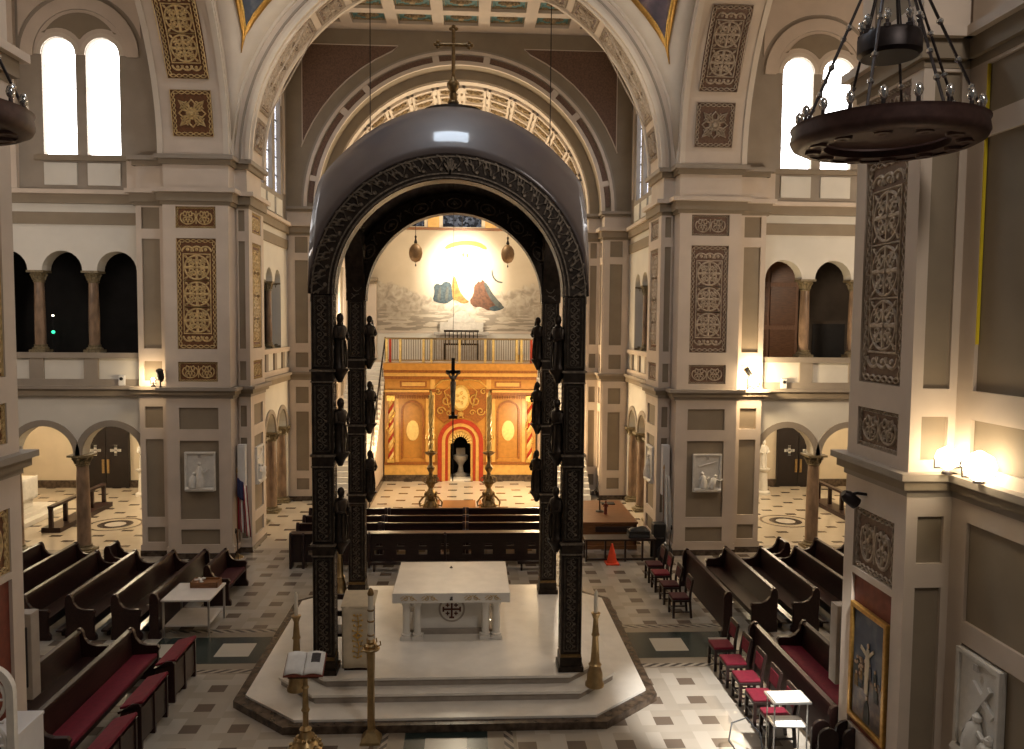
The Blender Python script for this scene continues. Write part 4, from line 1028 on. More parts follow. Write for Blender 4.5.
# ------------------------------------------------------------------ bronze canopy over the altar
BX, BY0, BY1, BZ, BR, BI = 2.22, 14.3, 18.5, 7.3, 2.44, 2.0
CY = (BY0+BY1)/2; BYR = (BY1-BY0)/2
K_ = thing('altar_canopy', 'tall dark bronze baldachin with four carved legs and grey dome over the altar', 'canopy', (0,CY,.5))
def statue_mb(h=1.05, wings=False):
    b = MB(); k = h/1.05
    b.lathe([(.15*k,0),(.15*k,.05*k),(.125*k,.08*k),(.135*k,.25*k),(.115*k,.48*k),(.13*k,.62*k),(.155*k,.76*k),(.13*k,.83*k),(.05*k,.87*k),(.05*k,.90*k)], seg=14, sx=1, sy=.78)
    b.lathe([(.02*k,.88*k),(.062*k,.92*k),(.075*k,.98*k),(.062*k,1.04*k),(.02*k,1.08*k)], (0,-.01,0), 12)
    for sg in (-1,1): b.tube([(sg*.13*k,0,.79*k),(sg*.17*k,-.05*k,.62*k),(sg*.06*k,-.15*k,.58*k)], [.045*k,.04*k,.028*k], 8)
    for sg in (-1,1): b.tube([(sg*.05*k,-.09*k,.55*k),(sg*.07*k,-.12*k,.25*k),(sg*.06*k,-.12*k,.03*k)], .022*k, 6)
    if wings:
        for sg in (-1,1): b.tube([(sg*.06*k,.09*k,.8*k),(sg*.17*k,.13*k,.95*k),(sg*.2*k,.12*k,.5*k),(sg*.1*k,.1*k,.25*k)], [.03*k,.05*k,.05*k,.02*k], 6)
    return b
leg0 = None; stat = None
for (sx, sy) in ((-1,-1),(1,-1),(-1,1),(1,1)):
    lx, ly = sx*BX, sy*BYR
    L_ = MB(); L_.box(lx-.165,lx+.165,ly-.165,ly+.165,0,BZ-.5+.02)
    L_.box(lx-.23,lx+.23,ly-.23,ly+.23,0,.10).box(lx-.20,lx+.20,ly-.20,ly+.20,.10,.26)
    for ex in (-.165,.165):
        for ey in (-.165,.165): L_.tube([(lx+ex,ly+ey,.2),(lx+ex,ly+ey,BZ-.5)], .026, 6)
    leg = L_.build('leg', 'bronze', K_)
    for z in (2.34,3.94,5.44):
        b = MB(); b.mat('bronze').box(lx-.19,lx+.19,ly-.19,ly+.19,z-.2,z+.05).mat('bronze_light').box(lx-.22,lx+.22,ly-.22,ly+.22,z,z+.04).box(lx-.205,lx+.205,ly-.205,ly+.205,z-.19,z-.165)
        b.build('leg_band', parent=leg)
    MB().box(lx-.19,lx+.19,ly-.19,ly+.19,.26,.32).build('base_band', 'bronze_gold', leg)
    for z0, z1 in ((.36,2.12),(2.42,3.72),(4.02,5.22),(5.52,6.78)):
        b = MB(); b.M = Matrix.Translation((lx, ly-.166, (z0+z1)/2)); scrolls(b, .29, z1-z0, 'vine', .022)
        b.M = Matrix.Translation((lx-sx*.166, ly, (z0+z1)/2)) @ Matrix.Rotation(sx*-PI/2, 4, 'Z'); scrolls(b, .29, z1-z0, 'vine', .022)
        b.build('relief', 'bronze_light', leg)
    for z in (2.39,3.99,5.49):
        b = MB().lathe([(.04,-.25),(.10,-.12),(.17,-.03),(.17,0)], (lx-sx*.27,ly+.05,z), 12); b.build('bracket', 'bronze', leg, True)
        b = statue_mb(.95, True)
        if stat is None: stat = b.build('statue', 'bronze', leg, True); o = stat
        else: o = dup_part(stat, leg)
        o.location = (lx-sx*.28, ly-.0, z); o.rotation_euler = (0,0,-sx*PI/3.2 if sy < 0 else -sx*PI/4)
# arches
for ax in range(4):
    b = MB(); b.M = Matrix.Rotation(ax*PI/2, 4, 'Z') @ Matrix.Translation((0,-BYR if ax % 2 == 0 else -BX, BZ-.5))
    kx = 1. if ax % 2 == 0 else (BYR/BX)
    f0 = b.M.copy(); b.M = b.M @ Matrix.Diagonal((kx,1,1,1))
    ring(b.mat('bronze'), 0, 0, BI, BR-.01, -.19, .20, 0, 40)
    for rr in (BI+.03, BI+.1, BR-.05): ring(b.mat('bronze_light'), 0, 0, rr-.012, rr+.012, -.215, -.18, 0, 40)
    arch = b.build('arch', parent=K_)
    b = MB(); b.M = f0 @ Matrix.Diagonal((kx,1,1,1)) @ Matrix.Translation((0,-.19,0))
    n = 22
    for k in range(n):
        a = PI*(k+.5)/n; c = ((BI+.26)*cos(a), (BI+.26)*sin(a)); a2 = a+PI/2; lw = .035
        def pt(u, v): return (c[0]+u*cos(a2)+v*cos(a), c[1]+u*sin(a2)+v*sin(a))
        b.ribbon([pt(-.16,-.10),pt(-.06,.10),pt(.05,-.08),pt(.16,.10)], lw, .03)
        for (u, v) in ((-.1,.07),(.11,-.03),(.02,.09)):
            b.ribbon([pt(u-.05,v-.05),pt(u-.02,v+.03),pt(u+.05,v+.06)], lw*1.6, .035)
        for (u, v) in ((-.13,.02),(0,-.09)): b.disc(pt(u,v), .045, .03, 8)
    if ax % 2 == 0:
        for t_ in (-.9,-.45,0,.45,.9): b.ribbon([(0,BI+.10),(.13*sin(t_),BI+.14+.2*cos(t_))], .06, .05)
    b.build('arch_foliage', 'bronze_light', arch)
    b = MB(); b.M = f0 @ Matrix.Diagonal((kx,1,1,1)) @ Matrix.Translation((0,.20,0)) @ Matrix.Rotation(PI, 4, 'Z')
    for k in range(9):   # oval medallions and sprays on the inner face
        a = PI*(k+.5)/9; c = ((BI+.21)*cos(a), (BI+.21)*sin(a)); a2 = a+PI/2
        def pt(u, v): return (c[0]+u*cos(a2)+v*cos(a), c[1]+u*sin(a2)+v*sin(a))
        b.ribbon([pt(.17*cos(t_*PI/8), .11*sin(t_*PI/8)) for t_ in range(16)], .028, .03, True); b.ribbon([pt(-.08,-.03),pt(0,.05),pt(.08,-.03)], .03, .03); b.disc(pt(0,0), .035, .03, 8)
        for sg in (-1,1): b.ribbon([pt(sg*.22,-.08),pt(sg*.27,.02),pt(sg*.36,.08)], .03, .03); b.ribbon([pt(sg*.24,.09),pt(sg*.30,.0)], .025, .03)
    b.build('inner_medallions', 'bronze_light', arch)
# domed shell and its lining
def dome(off, a, bb):
    def f(u, v):
        x = -a+2*a*u; y = -bb+2*bb*v; R2 = a*a+bb*bb
        q = max(0, a*a+a*a-(x*x)-(y*a/bb)**2)
        return (x, y, BZ-.5-off+sqrt(q)+.30*(1-(x/a)**2)*(1-(y/bb)**2))
    return f
MB().grid(dome(0, BR, BYR+.2), 40, 40).build('dome', 'dome_grey', K_, True, solid=.04)
MB().grid(dome(.14, BR-.03, BYR+.16), 40, 40).build('vault_lining', 'lining', K_, True, solid=.03)
b = MB(); df = dome(.17, BR-.03, BYR+.16)
for k in range(16):   # round reliefs on the lining
    a = k*PI/8; rr = 1.55 if k % 2 else 1.9
    x, y = rr*cos(a), rr*sin(a)*.9; z = df((x+BR-.03)/(2*BR-.06), (y+BYR+.16)/(2*BYR+.32))[2]
    b.lathe([(.16,0),(.15,-.03),(.11,-.03),(.1,-.01),(.05,-.03),(.01,-.04)], (x,y,z), 12)
    b.tube([(x*.72,y*.72,z+.22),(x*.85,y*.85,z+.13),(x*.9,y*.95,z+.05)], .03, 6)
b.build('vault_medallions', 'bronze_light', K_, True)
ZT = BZ-.5+BR*sqrt(2)+.30
MB().lathe([(.62,-.07),(.60,-.01),(.42,.02),(.2,.06),(.12,.1),(.1,.2)], (0,0,ZT), 24).build('dome_cap', 'bronze', K_, True)
b = MB(); z = 0; b.M = Matrix.Translation((0,0,ZT+.12)) @ Matrix.Diagonal((.92,.92,.86,1))
b.lathe([(.1,0),(.13,.06),(.08,.14),(.09,.26),(.06,.3),(.14,.42),(.14,.5),(.06,.6),(.045,.66)], (0,0,z), 14)
b.tube([(0,0,z+.6),(0,0,z+1.72)], .042, 8); b.tube([(-.32,0,z+1.38),(.32,0,z+1.38)], .04, 8)
for dx, dz in ((-.34,1.38),(.34,1.38),(0,1.74)):
    for ex, ez in ((-.055,0),(.055,0),(0,.055),(0,-.055)): b.lathe([(.01,-.045),(.045,-.02),(.045,.02),(.01,.045)], (dx+ex,0,z+dz+ez), 8)
b.build('cross_finial', 'bronze_gold', K_, True)
r = thing('hanging_crucifix', 'dark crucifix hung on a thin line inside the bronze canopy', 'crucifix', (0.02,CY,4.9))
MB().box(-.035,.035,-.03,.03,.0,1.2).box(-.15,.15,-.03,.03,.88,.95).box(-.09,.09,-.04,.04,-.05,.02).build('cross', 'bronze', r)
b = MB(); b.tube([(0,-.05,.72),(0,-.06,.3),(0,-.05,.1)], [.06,.045,.025], 8); b.tube([(0,-.05,.72),(.08,-.05,.86),(.14,-.04,.9)], .022, 6); b.tube([(0,-.05,.72),(-.08,-.05,.86),(-.14,-.04,.9)], .022, 6); b.lathe([(.01,.72),(.045,.77),(.045,.83),(.01,.87)], (0,-.06,0), 8); b.build('corpus', 'bronze_light', r, True)
MB().tube([(0,0,1.3),(0,0,ZT+.5-4.9-.25)], .004, 4).build('wire', 'black', r)
MB().tube([(0,0,-1.35),(0,0,0)], .012, 6).build('tassel_cord', 'bronze', r)
for x, lab in ((-3.0,'thin dark cable hanging from the coffered ceiling nearer the flag side'),(3.05,'thin dark cable hanging from the coffered ceiling nearer the organ desk')):
    b = MB().tube([(x,27.5,10.5),(x,27.5,17.68)], .016, 6); b.lathe([(.08,17.6),(.08,17.68)], (x,27.5,0), 10); b.lathe([(.02,10.3),(.09,10.4),(.09,10.5),(.02,10.6)], (x,27.5,0), 10)
    b.build('ceiling_cable', 'iron', label=lab, cat='cable')

# ------------------------------------------------------------------ pews
def end_profile(d=.30):
    return [(-d,0),(-d,.10),(-d+.05,.16),(-d+.05,.52),(-d+.02,.60),(-d+.06,.66),(-.04,.66),(.08,.70),(.16,.80),(.19,.92),(.235,.99),(.29,.99),(.33,.93),(.345,.80),(.32,.30),(.345,.12),(.345,0)]
PEWS = {}
def pew(L, label, loc, rz, group, seat='wood_dark', kneeler=True, seats=True, cat='pew', name='pew'):
    key = (L, seat, kneeler, seats, name)
    if key in PEWS: return dup(PEWS[key], loc, rz, label, group)
    r = thing(name, label, cat, loc, rz, group)
    for sx in (-1, 1):
        x = sx*(L/2-.04)
        pr = end_profile() if seats else [(.10,0),(.10,.1),(.14,.16),(.14,.86),(.17,.95),(.22,1.0),(.29,1.0),(.33,.93),(.34,.16),(.37,.1),(.37,0)]
        e = MB().prism_x(pr, x-.045, x+.045).build('bench_end', 'wood_dark', r, bevel=.012)
    b = MB(); b.prism_x([(.20,.10 if not seats else .30),(.24,.10 if not seats else .30),(.29,.94),(.25,.94)], -L/2+.06, L/2-.06); b.prism_x([(.21,.92),(.30,.92),(.31,.965),(.22,.965)], -L/2+.06, L/2-.06)
    b.prism_x([(.285,.72),(.40,.70),(.40,.72),(.285,.745)], -L/2+.06, L/2-.06)
    b.build('backrest', 'wood_dark', r)
    if seats:
        if seat == 'wood_dark': MB().prism_x([(-.24,.42),(.22,.40),(.22,.44),(-.24,.465)], -L/2+.06, L/2-.06).build('seat', 'wood_dark', r)
        else:
            MB().prism_x([(-.24,.40),(.22,.38),(.22,.42),(-.24,.44)], -L/2+.06, L/2-.06).build('seat', 'wood_dark', r)
            MB().prism_x([(-.25,.44),(.21,.42),(.21,.485),(-.24,.51)], -L/2+.08, L/2-.08).build('seat_cushion', seat, r, bevel=.02, label='red seat cushion')
        if name != 'choir_pew': MB().box(-L/2+.06,L/2-.06,.02,.05,.08,.42).build('seat_support', 'wood_dark', r)
    if kneeler:
        b = MB().box(-L/2+.1,L/2-.1,.46,.60,.14,.19)
        for x in (-L/2+.3,0,L/2-.3): b.box(x-.03,x+.03,.48,.56,0,.14)
        b.build('kneeler', 'wood_dark', r, bevel=.01)
    PEWS[key] = r; return r
LQ, RQ = PI/2, -PI/2     # facing the altar from either transept
gl, gr = 'pews by the dark gallery arcade', 'pews by the panelled screen arcade'
nth = ['second','third','fourth','fifth','sixth']
def far_pews():
    for i, (x, y0, y1) in enumerate(((7.15,17.1,20.55),(8.1,17.1,20.55),(9.05,17.1,20.55),(9.95,17.9,21.35),(10.85,17.9,21.35))):
        for s in (-1, 1):
            L = 3.45; yc = (y0+y1)/2
            pew(L, '%s dark pew from the aisle, block behind the %s' % (nth[i], 'white side table' if s < 0 else 'four dim chairs'), (s*(x-.25), yc, 0), LQ if s < 0 else RQ, gl if s < 0 else gr)
    for s in (-1, 1):
        pew(.62, 'very short dark bench end standing beyond the fourth pew, %s' % ('dark gallery side' if s < 0 else 'panelled screen side'), (s*8.7, 21.15, 0), LQ if s < 0 else RQ, gl if s < 0 else gr, kneeler=False, name='short_bench')
far_pews()
pew(3.5, 'dark pew with a long red seat cushion behind the red-topped kneeling desks', (-5.78,13.5,0), LQ, gl, seat='velvet_red', kneeler=False)
pew(3.3, 'dark pew with bare wooden seat directly behind the long red-cushioned pew', (-6.72,13.6,0), LQ, gl, kneeler=False, name='wooden_pew')
pew(3.55, 'dark pew front panel standing close behind the five red-seated chairs', (5.74,13.4,0), RQ, gr, kneeler=False, seats=False, name='pew_screen', cat='pew screen')
pew(3.3, 'dark pew with red reflection built as seat cushion, behind the five red-seated chairs', (6.75,13.6,0), RQ, gr, seat='velvet_red', kneeler=False)  # cushion colour imitates red light reflected on the seat
pew(3.45, 'dark pew front panel behind the row of four dim side chairs', (5.8,18.6,0), RQ, gr, kneeler=False, seats=False, name='pew_screen', cat='pew screen')
pew(3.45, 'dark pew front panel behind the white side table', (-6.12,18.85,0), LQ, gl, kneeler=False, seats=False, name='pew_screen', cat='pew screen')
pew(1.55, 'short bench with red cushion beyond the white side table, beside the flag', (-5.62,19.9,0), LQ, gl, seat='velvet_dim', kneeler=False, name='red_bench')

# red-topped kneeling desks
def desk(label, loc, rz, L=1.15, top='velvet_red'):
    r = thing('kneeling_desk', label, 'prie-dieu', loc, rz, 'kneeling desks')
    for x in (-L/2,-.04,L/2-.08):
        MB().prism_x([(-.12,0),(-.12,.70),(-.08,.76),(.02,.76),(.18,.66),(.24,.5),(.26,.06),(.26,0)], x, x+.07).build('side_board', 'wood_dark', r, bevel=.01)
    MB().prism_x([(-.13,.72),(-.10,.70),(.24,.60),(.25,.64)], -L/2+.0, L/2).build('desk_top', 'wood_dark', r)
    MB().prism_x([(-.14,.755),(.22,.665),(.23,.70),(-.12,.80)], -L/2+.02, L/2-.02).build('cushion_top', top, r, bevel=.015, label='red cushioned top')
    MB().box(-L/2+.07,L/2-.08,-.10,-.07,.10,.66).build('front_board', 'wood_dark', r)
    return r
desk('kneeling desk with red cushioned top, closest to the marble steps and green floor band', (-4.98,14.75,0), LQ)
desk('kneeling desk with red cushioned top before the middle of the red-cushioned pew', (-4.92,13.15,0), LQ)
desk('kneeling desk with red cushioned top beside the white equipment box', (-4.85,11.7,0), LQ)

# chairs of the right-hand transept
def chair(label, loc, rz, group, top='velvet_red'):
    key = ('chair', top)
    if key in PEWS: return dup(PEWS[key], loc, rz, label, group)
    r = thing('side_chair', label, 'chair', loc, rz, group)
    for sx in (-1,1):
        MB().prism_x([(-.22,0),(-.17,0),(-.16,.42),(-.22,.42)], sx*.20-.022, sx*.20+.022).build('leg', 'wood_black', r)
        MB().prism_x([(.20,0),(.25,0),(.21,.42),(.22,.60),(.27,.92),(.23,.93),(.17,.60),(.16,.42)], sx*.20-.022, sx*.20+.022).build('leg', 'wood_black', r, label='rear leg rising into back post')
    b = MB().box(-.22,.22,-.22,.21,.38,.43); b.build('seat_rail', 'wood_black', r, bevel=.008)
    MB().box(-.215,.215,-.225,.19,.43,.485).build('seat', top, r, bevel=.022, label='red upholstered seat')
    MB().prism_x([(.185,.62),(.225,.615),(.255,.86),(.21,.87)], -.175,.175).build('backrest', top, r, bevel=.015, label='red upholstered back')
    MB().prism_x([(.215,.86),(.255,.855),(.275,.94),(.235,.95)], -.20,.20).build('top_rail', 'wood_black', r, bevel=.01)
    b = MB().box(-.20,.20,-.205,-.18,.16,.19).box(-.21,-.19,-.2,.22,.13,.16).box(.19,.21,-.2,.22,.13,.16); b.build('stretcher', 'wood_black', r)
    PEWS[key] = r; return r
lab5 = ['red-seated chair at the end by the green floor band','second red-seated chair from the green floor band','middle red-seated chair of the five before the pew panel','red-seated chair next to the one behind the music stand','red-seated chair directly behind the music stand']
for y, lab in zip((15.35,14.62,13.9,13.18,12.48), lab5): chair(lab, (5.42,y,0), RQ, 'red chairs before the pew panel')
lab4 = ['dim dark-seated chair of the far row, nearest the vestment pier','red-seated chair second from the vestment pier in the far row','dim dark-seated chair third from the vestment pier','dim dark-seated chair of the far row, nearest the green floor band']
for i, (y, lab) in enumerate(zip((20.75,20.0,19.1,18.2), lab4)): chair(lab, (5.32,y,0), RQ, 'chairs of the far row', 'velvet_red' if i == 1 else 'velvet_dim')
# low dark kneelers at the bottom edge
for i, (x, y, lab) in enumerate(((5.62,11.3,'dark round-topped kneeler end beside the music stand'),(5.98,11.28,'dark round-topped kneeler standing against the painted pier'))):
    r = thing('low_kneeler', lab, 'kneeler', (x,y-.1,0), RQ, 'round-topped kneelers')
    for xx in (-.12,.12): MB().prism_x([(-.15,0)]+arcpts(0,.80,.15,PI,0,10)+[(.15,0)], xx-.03, xx+.03).build('bench_end', 'wood_black', r, bevel=.008)
    MB().box(-.12,.12,-.1,.1,.55,.60).build('rest', 'wood_black', r)

# ------------------------------------------------------------------ choir stalls behind the altar
gs = 'choir stall pews behind the altar'
rn = ['front','second','rear']
for j, y in enumerate((23.25,24.15,25.1)):
    for k, xc in enumerate((-3.42,-.96,1.50)):
        lab = '%s choir pew of the %s row behind the altar' % (['flag-side','middle','desk-side'][k], ['first full','second full','last'][j])
        pew(2.44, lab, (xc, y-.25, 0), 0, gs, kneeler=False, name='choir_pew')
r = thing('choir_desk', 'long dark choir front desk with small openings behind the altar', 'desk', (-.93,22.1,0))
b = MB(); L = 7.3
holes = []
for k in range(11): x = -L/2+.62+k*.61; holes.append(rect(x-.10,x+.10,.60,.67)); holes.append(rect(x-.12,x+.12,.36,.49))
b.poly([rect(-L/2,L/2,.16,.94)]+holes, -.02, .02); b.build('front_panel', 'wood_black', r)
MB().box(-L/2,L/2,-.10,.22,.94,.98).build('book_ledge', 'wood_dark', r, bevel=.008)
for x in (-L/2,-L/2+.35,-1.5,.6,L/2-.06):
    MB().prism_x([(-.12,0),(-.12,.94),(-.08,1.0),(.02,1.0),(.2,.94),(.22,0)], x, x+.07).build('desk_end', 'wood_black', r, bevel=.01)
for k in range(5):
    x = -L/2+.9+k*1.35; b = MB(); b.box(x,x+.95,-.45,-.27,.20,.25).box(x+.08,x+.13,-.42,-.30,0,.2).box(x+.82,x+.87,-.42,-.30,0,.2); b.build('kneeler', 'wood_black', r)
# ------------------------------------------------------------------ organ desk and the things round it
r = thing('organ_desk', 'brown wooden organ desk with long flat top beside the staircase', 'desk', (4.55,24.6,0))
b = MB().box(-.95,.95,-.9,2.1,.78,.84); b.build('desk_top', 'wood_brown', r, bevel=.01)
b = MB().box(-.92,.92,-.85,-.78,.05,.78).box(-.92,-.85,-.85,2.05,.05,.78).box(.85,.92,-.85,2.05,.05,.78).box(-.92,.92,-.88,-.8,0,.12); b.build('body', 'wood_brown', r)
b = MB().box(-.35,.80,-.93,-.84,.55,.70); b.build('key_slip', 'wood_black', r)
q = MB(); q.box(-.22,.22,-.15,.15,0,.03); q.box(-.2,-.16,-.12,.12,.03,.05)
o = q.build('closed_folder', 'black', label='flat black folder lying on the organ desk', cat='folder'); o.location = (5.0,26.2,.84)
q = thing('desk_lamp', 'bent reading lamp standing on the organ desk', 'lamp', (4.55,25.1,.84))
b = MB(); b.lathe([(.14,0),(.13,.03),(.03,.05)], seg=12); b.build('base', 'bronze', q, True)
b = MB(); b.tube([(0,0,.03),(0,0,.35),(-.05,.05,.6),(-.14,.1,.68),(-.22,.1,.60)], .022, 8); b.build('arm', 'bronze', q, True)
b = MB(); b.M = Matrix.Translation((-.22,.1,.52)); b.lathe([(.09,0),(.06,.1),(.02,.13)], seg=10); b.build('shade', 'bronze', q, True)
q = thing('statuette', 'small red-brown figure standing on the organ desk', 'statuette', (4.68,24.75,.84)); statue_mb(.42).build('body', 'panel_red', q, True)
r = thing('black_table', 'low dark table with black cloth bag beside the organ desk', 'table', (5.05,22.7,0))
b = MB().box(-1.35,.72,-.25,.32,.60,.65); b.build('table_top', 'wood_black', r)
for x in (-1.33,-.78,-.2,.3,.66): b = MB().box(x,x+.05,-.22,-.16,.0,.6); b.build('leg', 'wood_black', r)
for x in (-1.33,.66): MB().box(x,x+.05,.22,.28,0,.6).build('leg', 'wood_black', r)
MB().box(-1.32,.7,-.23,-.17,.03,.09).build('stretcher', 'wood_black', r)
q = MB(); q.grid(lambda u, v: (-.32+.64*u, -.2+.4*v, .02+.30*(sin(PI*u)*sin(PI*v))**.35*(1+.12*sin(7*u+3*v))), 12, 10); q.box(-.3,.3,-.18,.18,.0,.2)
o = q.build('black_bag', 'black', label='slumped black bag lying on the dark table', cat='bag', smooth=True); o.location = (5.3,22.75,.65)
q = thing('traffic_cone', 'small orange-red traffic cone in front of the dark table', 'cone', (4.45,22.28,0))
MB().box(-.19,.19,-.19,.19,0,.04).build('base', 'cone_orange', q, bevel=.01); MB().lathe([(.15,.04),(.10,.28),(.03,.56),(.028,.58)], seg=20).build('body', 'cone_orange', q, True)
q = thing('waste_bin', 'round black bin on the floor at the end of the dark table', 'bin', (6.0,22.35,0))
b = MB(); b.lathe([(.20,0),(.22,.35),(.2,.40),(.12,.5),(.05,.54)], seg=16); b.build('body', 'black', q, True); MB().lathe([(.03,.5),(.05,.56),(.02,.60)], seg=10).build('knob', 'steel', q, True)
q = thing('floor_loudspeaker', 'tall black loudspeaker standing against the vestment pier', 'speaker', (5.95,22.95,0)); MB().box(-.18,.18,-.15,.2,0,1.0).build('cabinet', 'black', q, bevel=.02); MB().lathe([(.12,0),(.1,.01),(.03,-.01)], seg=14).build('speaker_cone', 'iron', q).location = (0,-.16,.6)

# ------------------------------------------------------------------ candlesticks, ambo, lectern, paschal candle
def candlestick(label, loc, h=1.75, name='candlestick'):
    r = thing(name, label, 'candlestick', loc, 0, 'altar candlesticks')
    k = h/1.75
    b = MB(); b.lathe([(.17,0),(.17,.05),(.145,.08),(.14,.22),(.115,.30),(.10,.36),(.12,.39),(.085,.43),(.072,.6),(.055,.9),(.075,.93),(.06,.97),(.042,1.22*k),(.06,1.26*k),(.085,1.33*k),(.03,1.34*k)], seg=16)
    b.build('stem', 'brass', r, True)
    MB().lathe([(.034,1.33*k),(.034,1.70*k),(.008,1.75*k)], seg=12).build('candle', 'wax', r, True)
    return r
candlestick('brass candlestick on the marble tier behind the open book stand', (-2.66,13.92,.335))
candlestick('brass candlestick standing alone by the bare canopy leg', (2.63,13.90,.335))
candlestick('pale candlestick behind the canopy leg next to the ambo', (-2.63,18.5,.5), 1.7)
r = thing('ambo', 'ambo draped with a cream cloth embroidered with a gold vine', 'lectern', (-1.64,14.35,.5), 0)
MB().prism_x([(-.05,0),(.45,0),(.45,1.2),(-.05,1.12)], -.25,.25).build('desk_body', 'wood_dark', r)
MB().prism_x([(-.10,1.17),(.5,1.27),(.5,1.30),(-.10,1.20)], -.30,.30).build('book_top', 'cloth_cream', r)
b = MB(); b.grid(lambda u, v: (-.28+.56*u, -.085-.01*sin(u*9), .06+1.14*v), 16, 8); b.build('cloth', 'cloth_cream', r, True, solid=.012)
b = MB(); b.M = Matrix.Translation((0,-.105,.66)); 
b.ribbon([(0,-.42),(.03,-.2),(-.02,0),(.02,.2),(0,.4)], .02, .01)
for k in range(9):
    zz = -.38+k*.095
    for sg in (-1,1): b.disc((sg*(.06+.02*(k%2)), zz), .022, .01, 8); b.ribbon([(0,zz-.03),(sg*.06,zz)], .012,.008)
b.ribbon([(-.08,0),(0,-.05),(.08,0),(0,.05)], .03, .012, True); b.build('embroidery', 'gold', r)
q = thing('sanctuary_chair', 'dark open-backed chair half hidden behind the canopy leg', 'chair', (-2.13,15.1,.5), 0)
b = MB()
for sx in (-1,1):
    MB().tube([(sx*.26,.22,0),(sx*.26,.24,.5),(sx*.26,.28,1.02)], .022, 6).build('leg', 'wood_black', q)
    MB().tube([(sx*.26,-.22,0),(sx*.26,-.22,.62)], .022, 6).build('leg', 'wood_black', q)
    MB().tube([(sx*.26,-.25,.63),(sx*.26,.26,.65)], .025, 6).build('armrest', 'wood_black', q)
MB().box(-.27,.27,-.24,.24,.40,.46).build('seat', 'wood_black', q, bevel=.01); b.box(-.27,.27,.24,.29,.95,1.05).box(-.27,.27,.24,.28,.62,.72); b.build('backrest', 'wood_black', q)
r = thing('paschal_candle', 'tall decorated candle on a slim pillar stand with square foot before the steps', 'candlestick', (-1.22,12.75,0))
b = MB(); b.box(-.16,.16,-.16,.16,0,.03); b.lathe([(.235,.0),(.22,.04),(.10,.16),(.075,.2)], seg=4, rot=PI/4); b.build('foot', 'brass', r)
b = MB(); b.lathe([(.062,.18),(.058,1.1),(.07,1.5),(.10,1.56),(.11,1.60),(.07,1.63)], seg=8); b.lathe([(.06,1.63),(.075,1.66),(.055,1.7)], seg=12); b.build('stem', 'brass', r, True)
b = MB(); b.lathe([(.14,1.52),(.15,1.545),(.10,1.57)], seg=12)
for k in range(6): a = k*PI/3; b.tube([(.08*cos(a),.08*sin(a),1.56),(.16*cos(a),.16*sin(a),1.60),(.15*cos(a),.15*sin(a),1.66)], .012, 5)
b.build('drip_collar', 'brass', r, True)
b = MB(); b.lathe([(.048,1.68),(.046,2.42),(.02,2.44)], seg=14); b.build('candle', 'wax', r, True)
b = MB()
for z in (1.75,1.98,2.16): b.lathe([(.05,z),(.062,z+.015),(.05,z+.03)], seg=12)
b.lathe([(.048,2.42),(.055,2.45),(.03,2.52),(.01,2.54)], seg=12); b.build('candle_rings', 'bronze_gold', r, True)
r = thing('book_stand', 'brass pillar stand with round knobbed foot holding an open book', 'lectern', (-2.22,12.5,0))
b = MB(); b.lathe([(.26,0),(.27,.05),(.22,.10),(.15,.17),(.10,.26),(.08,.32),(.10,.35),(.05,.40)], seg=20)
for k in range(10): a = k*PI/5; b.lathe([(.005,-.05),(.045,-.02),(.045,.02),(.005,.05)], (.22*cos(a),.22*sin(a),.09), 8); b.lathe([(.005,-.04),(.036,-.015),(.036,.015),(.005,.04)], (.14*cos(a+.3),.14*sin(a+.3),.2), 8)
b.build('foot', 'brass', r, True)
b = MB(); b.lathe([(.046,.4),(.046,.62),(.07,.66),(.05,.70),(.042,1.0),(.06,1.03),(.04,1.06),(.034,1.32)], seg=14); b.build('stem', 'brass', r, True)
MB().prism_x([(-.16,1.24),(.16,1.46),(.16,1.48),(-.16,1.26)], -.24,.24).build('book_rest', 'bronze', r)
q = thing('open_book', 'open white book lying on the brass stand, one page with a dark picture', 'book', (-2.22,12.5,1.27)); 
for sg in (-1,1):
    b = MB(); b.grid(lambda u, v: (sg*(.005+.29*u), -.17+.34*v, .03+.10*(v)*2.2/1.0*.98+.035*sin(u*PI)*.8), 8, 4)
    b.build('page', 'paper', q, True, solid=.02)
b = MB(); b.grid(lambda u, v: (.09+.14*u, -.01+.14*v, .03+.2156*((.16+.14*v)/.34)+.035*.8*sin(PI*(.085+.14*u)/.29)+.014), 6, 4); b.build('printed_picture', 'page_dark', q)
b = MB(); b.prism_x([(-.18,.0),(.18,.22),(.18,.235),(-.18,.015)], -.31,.31); b.build('cover', 'panel_red', q)
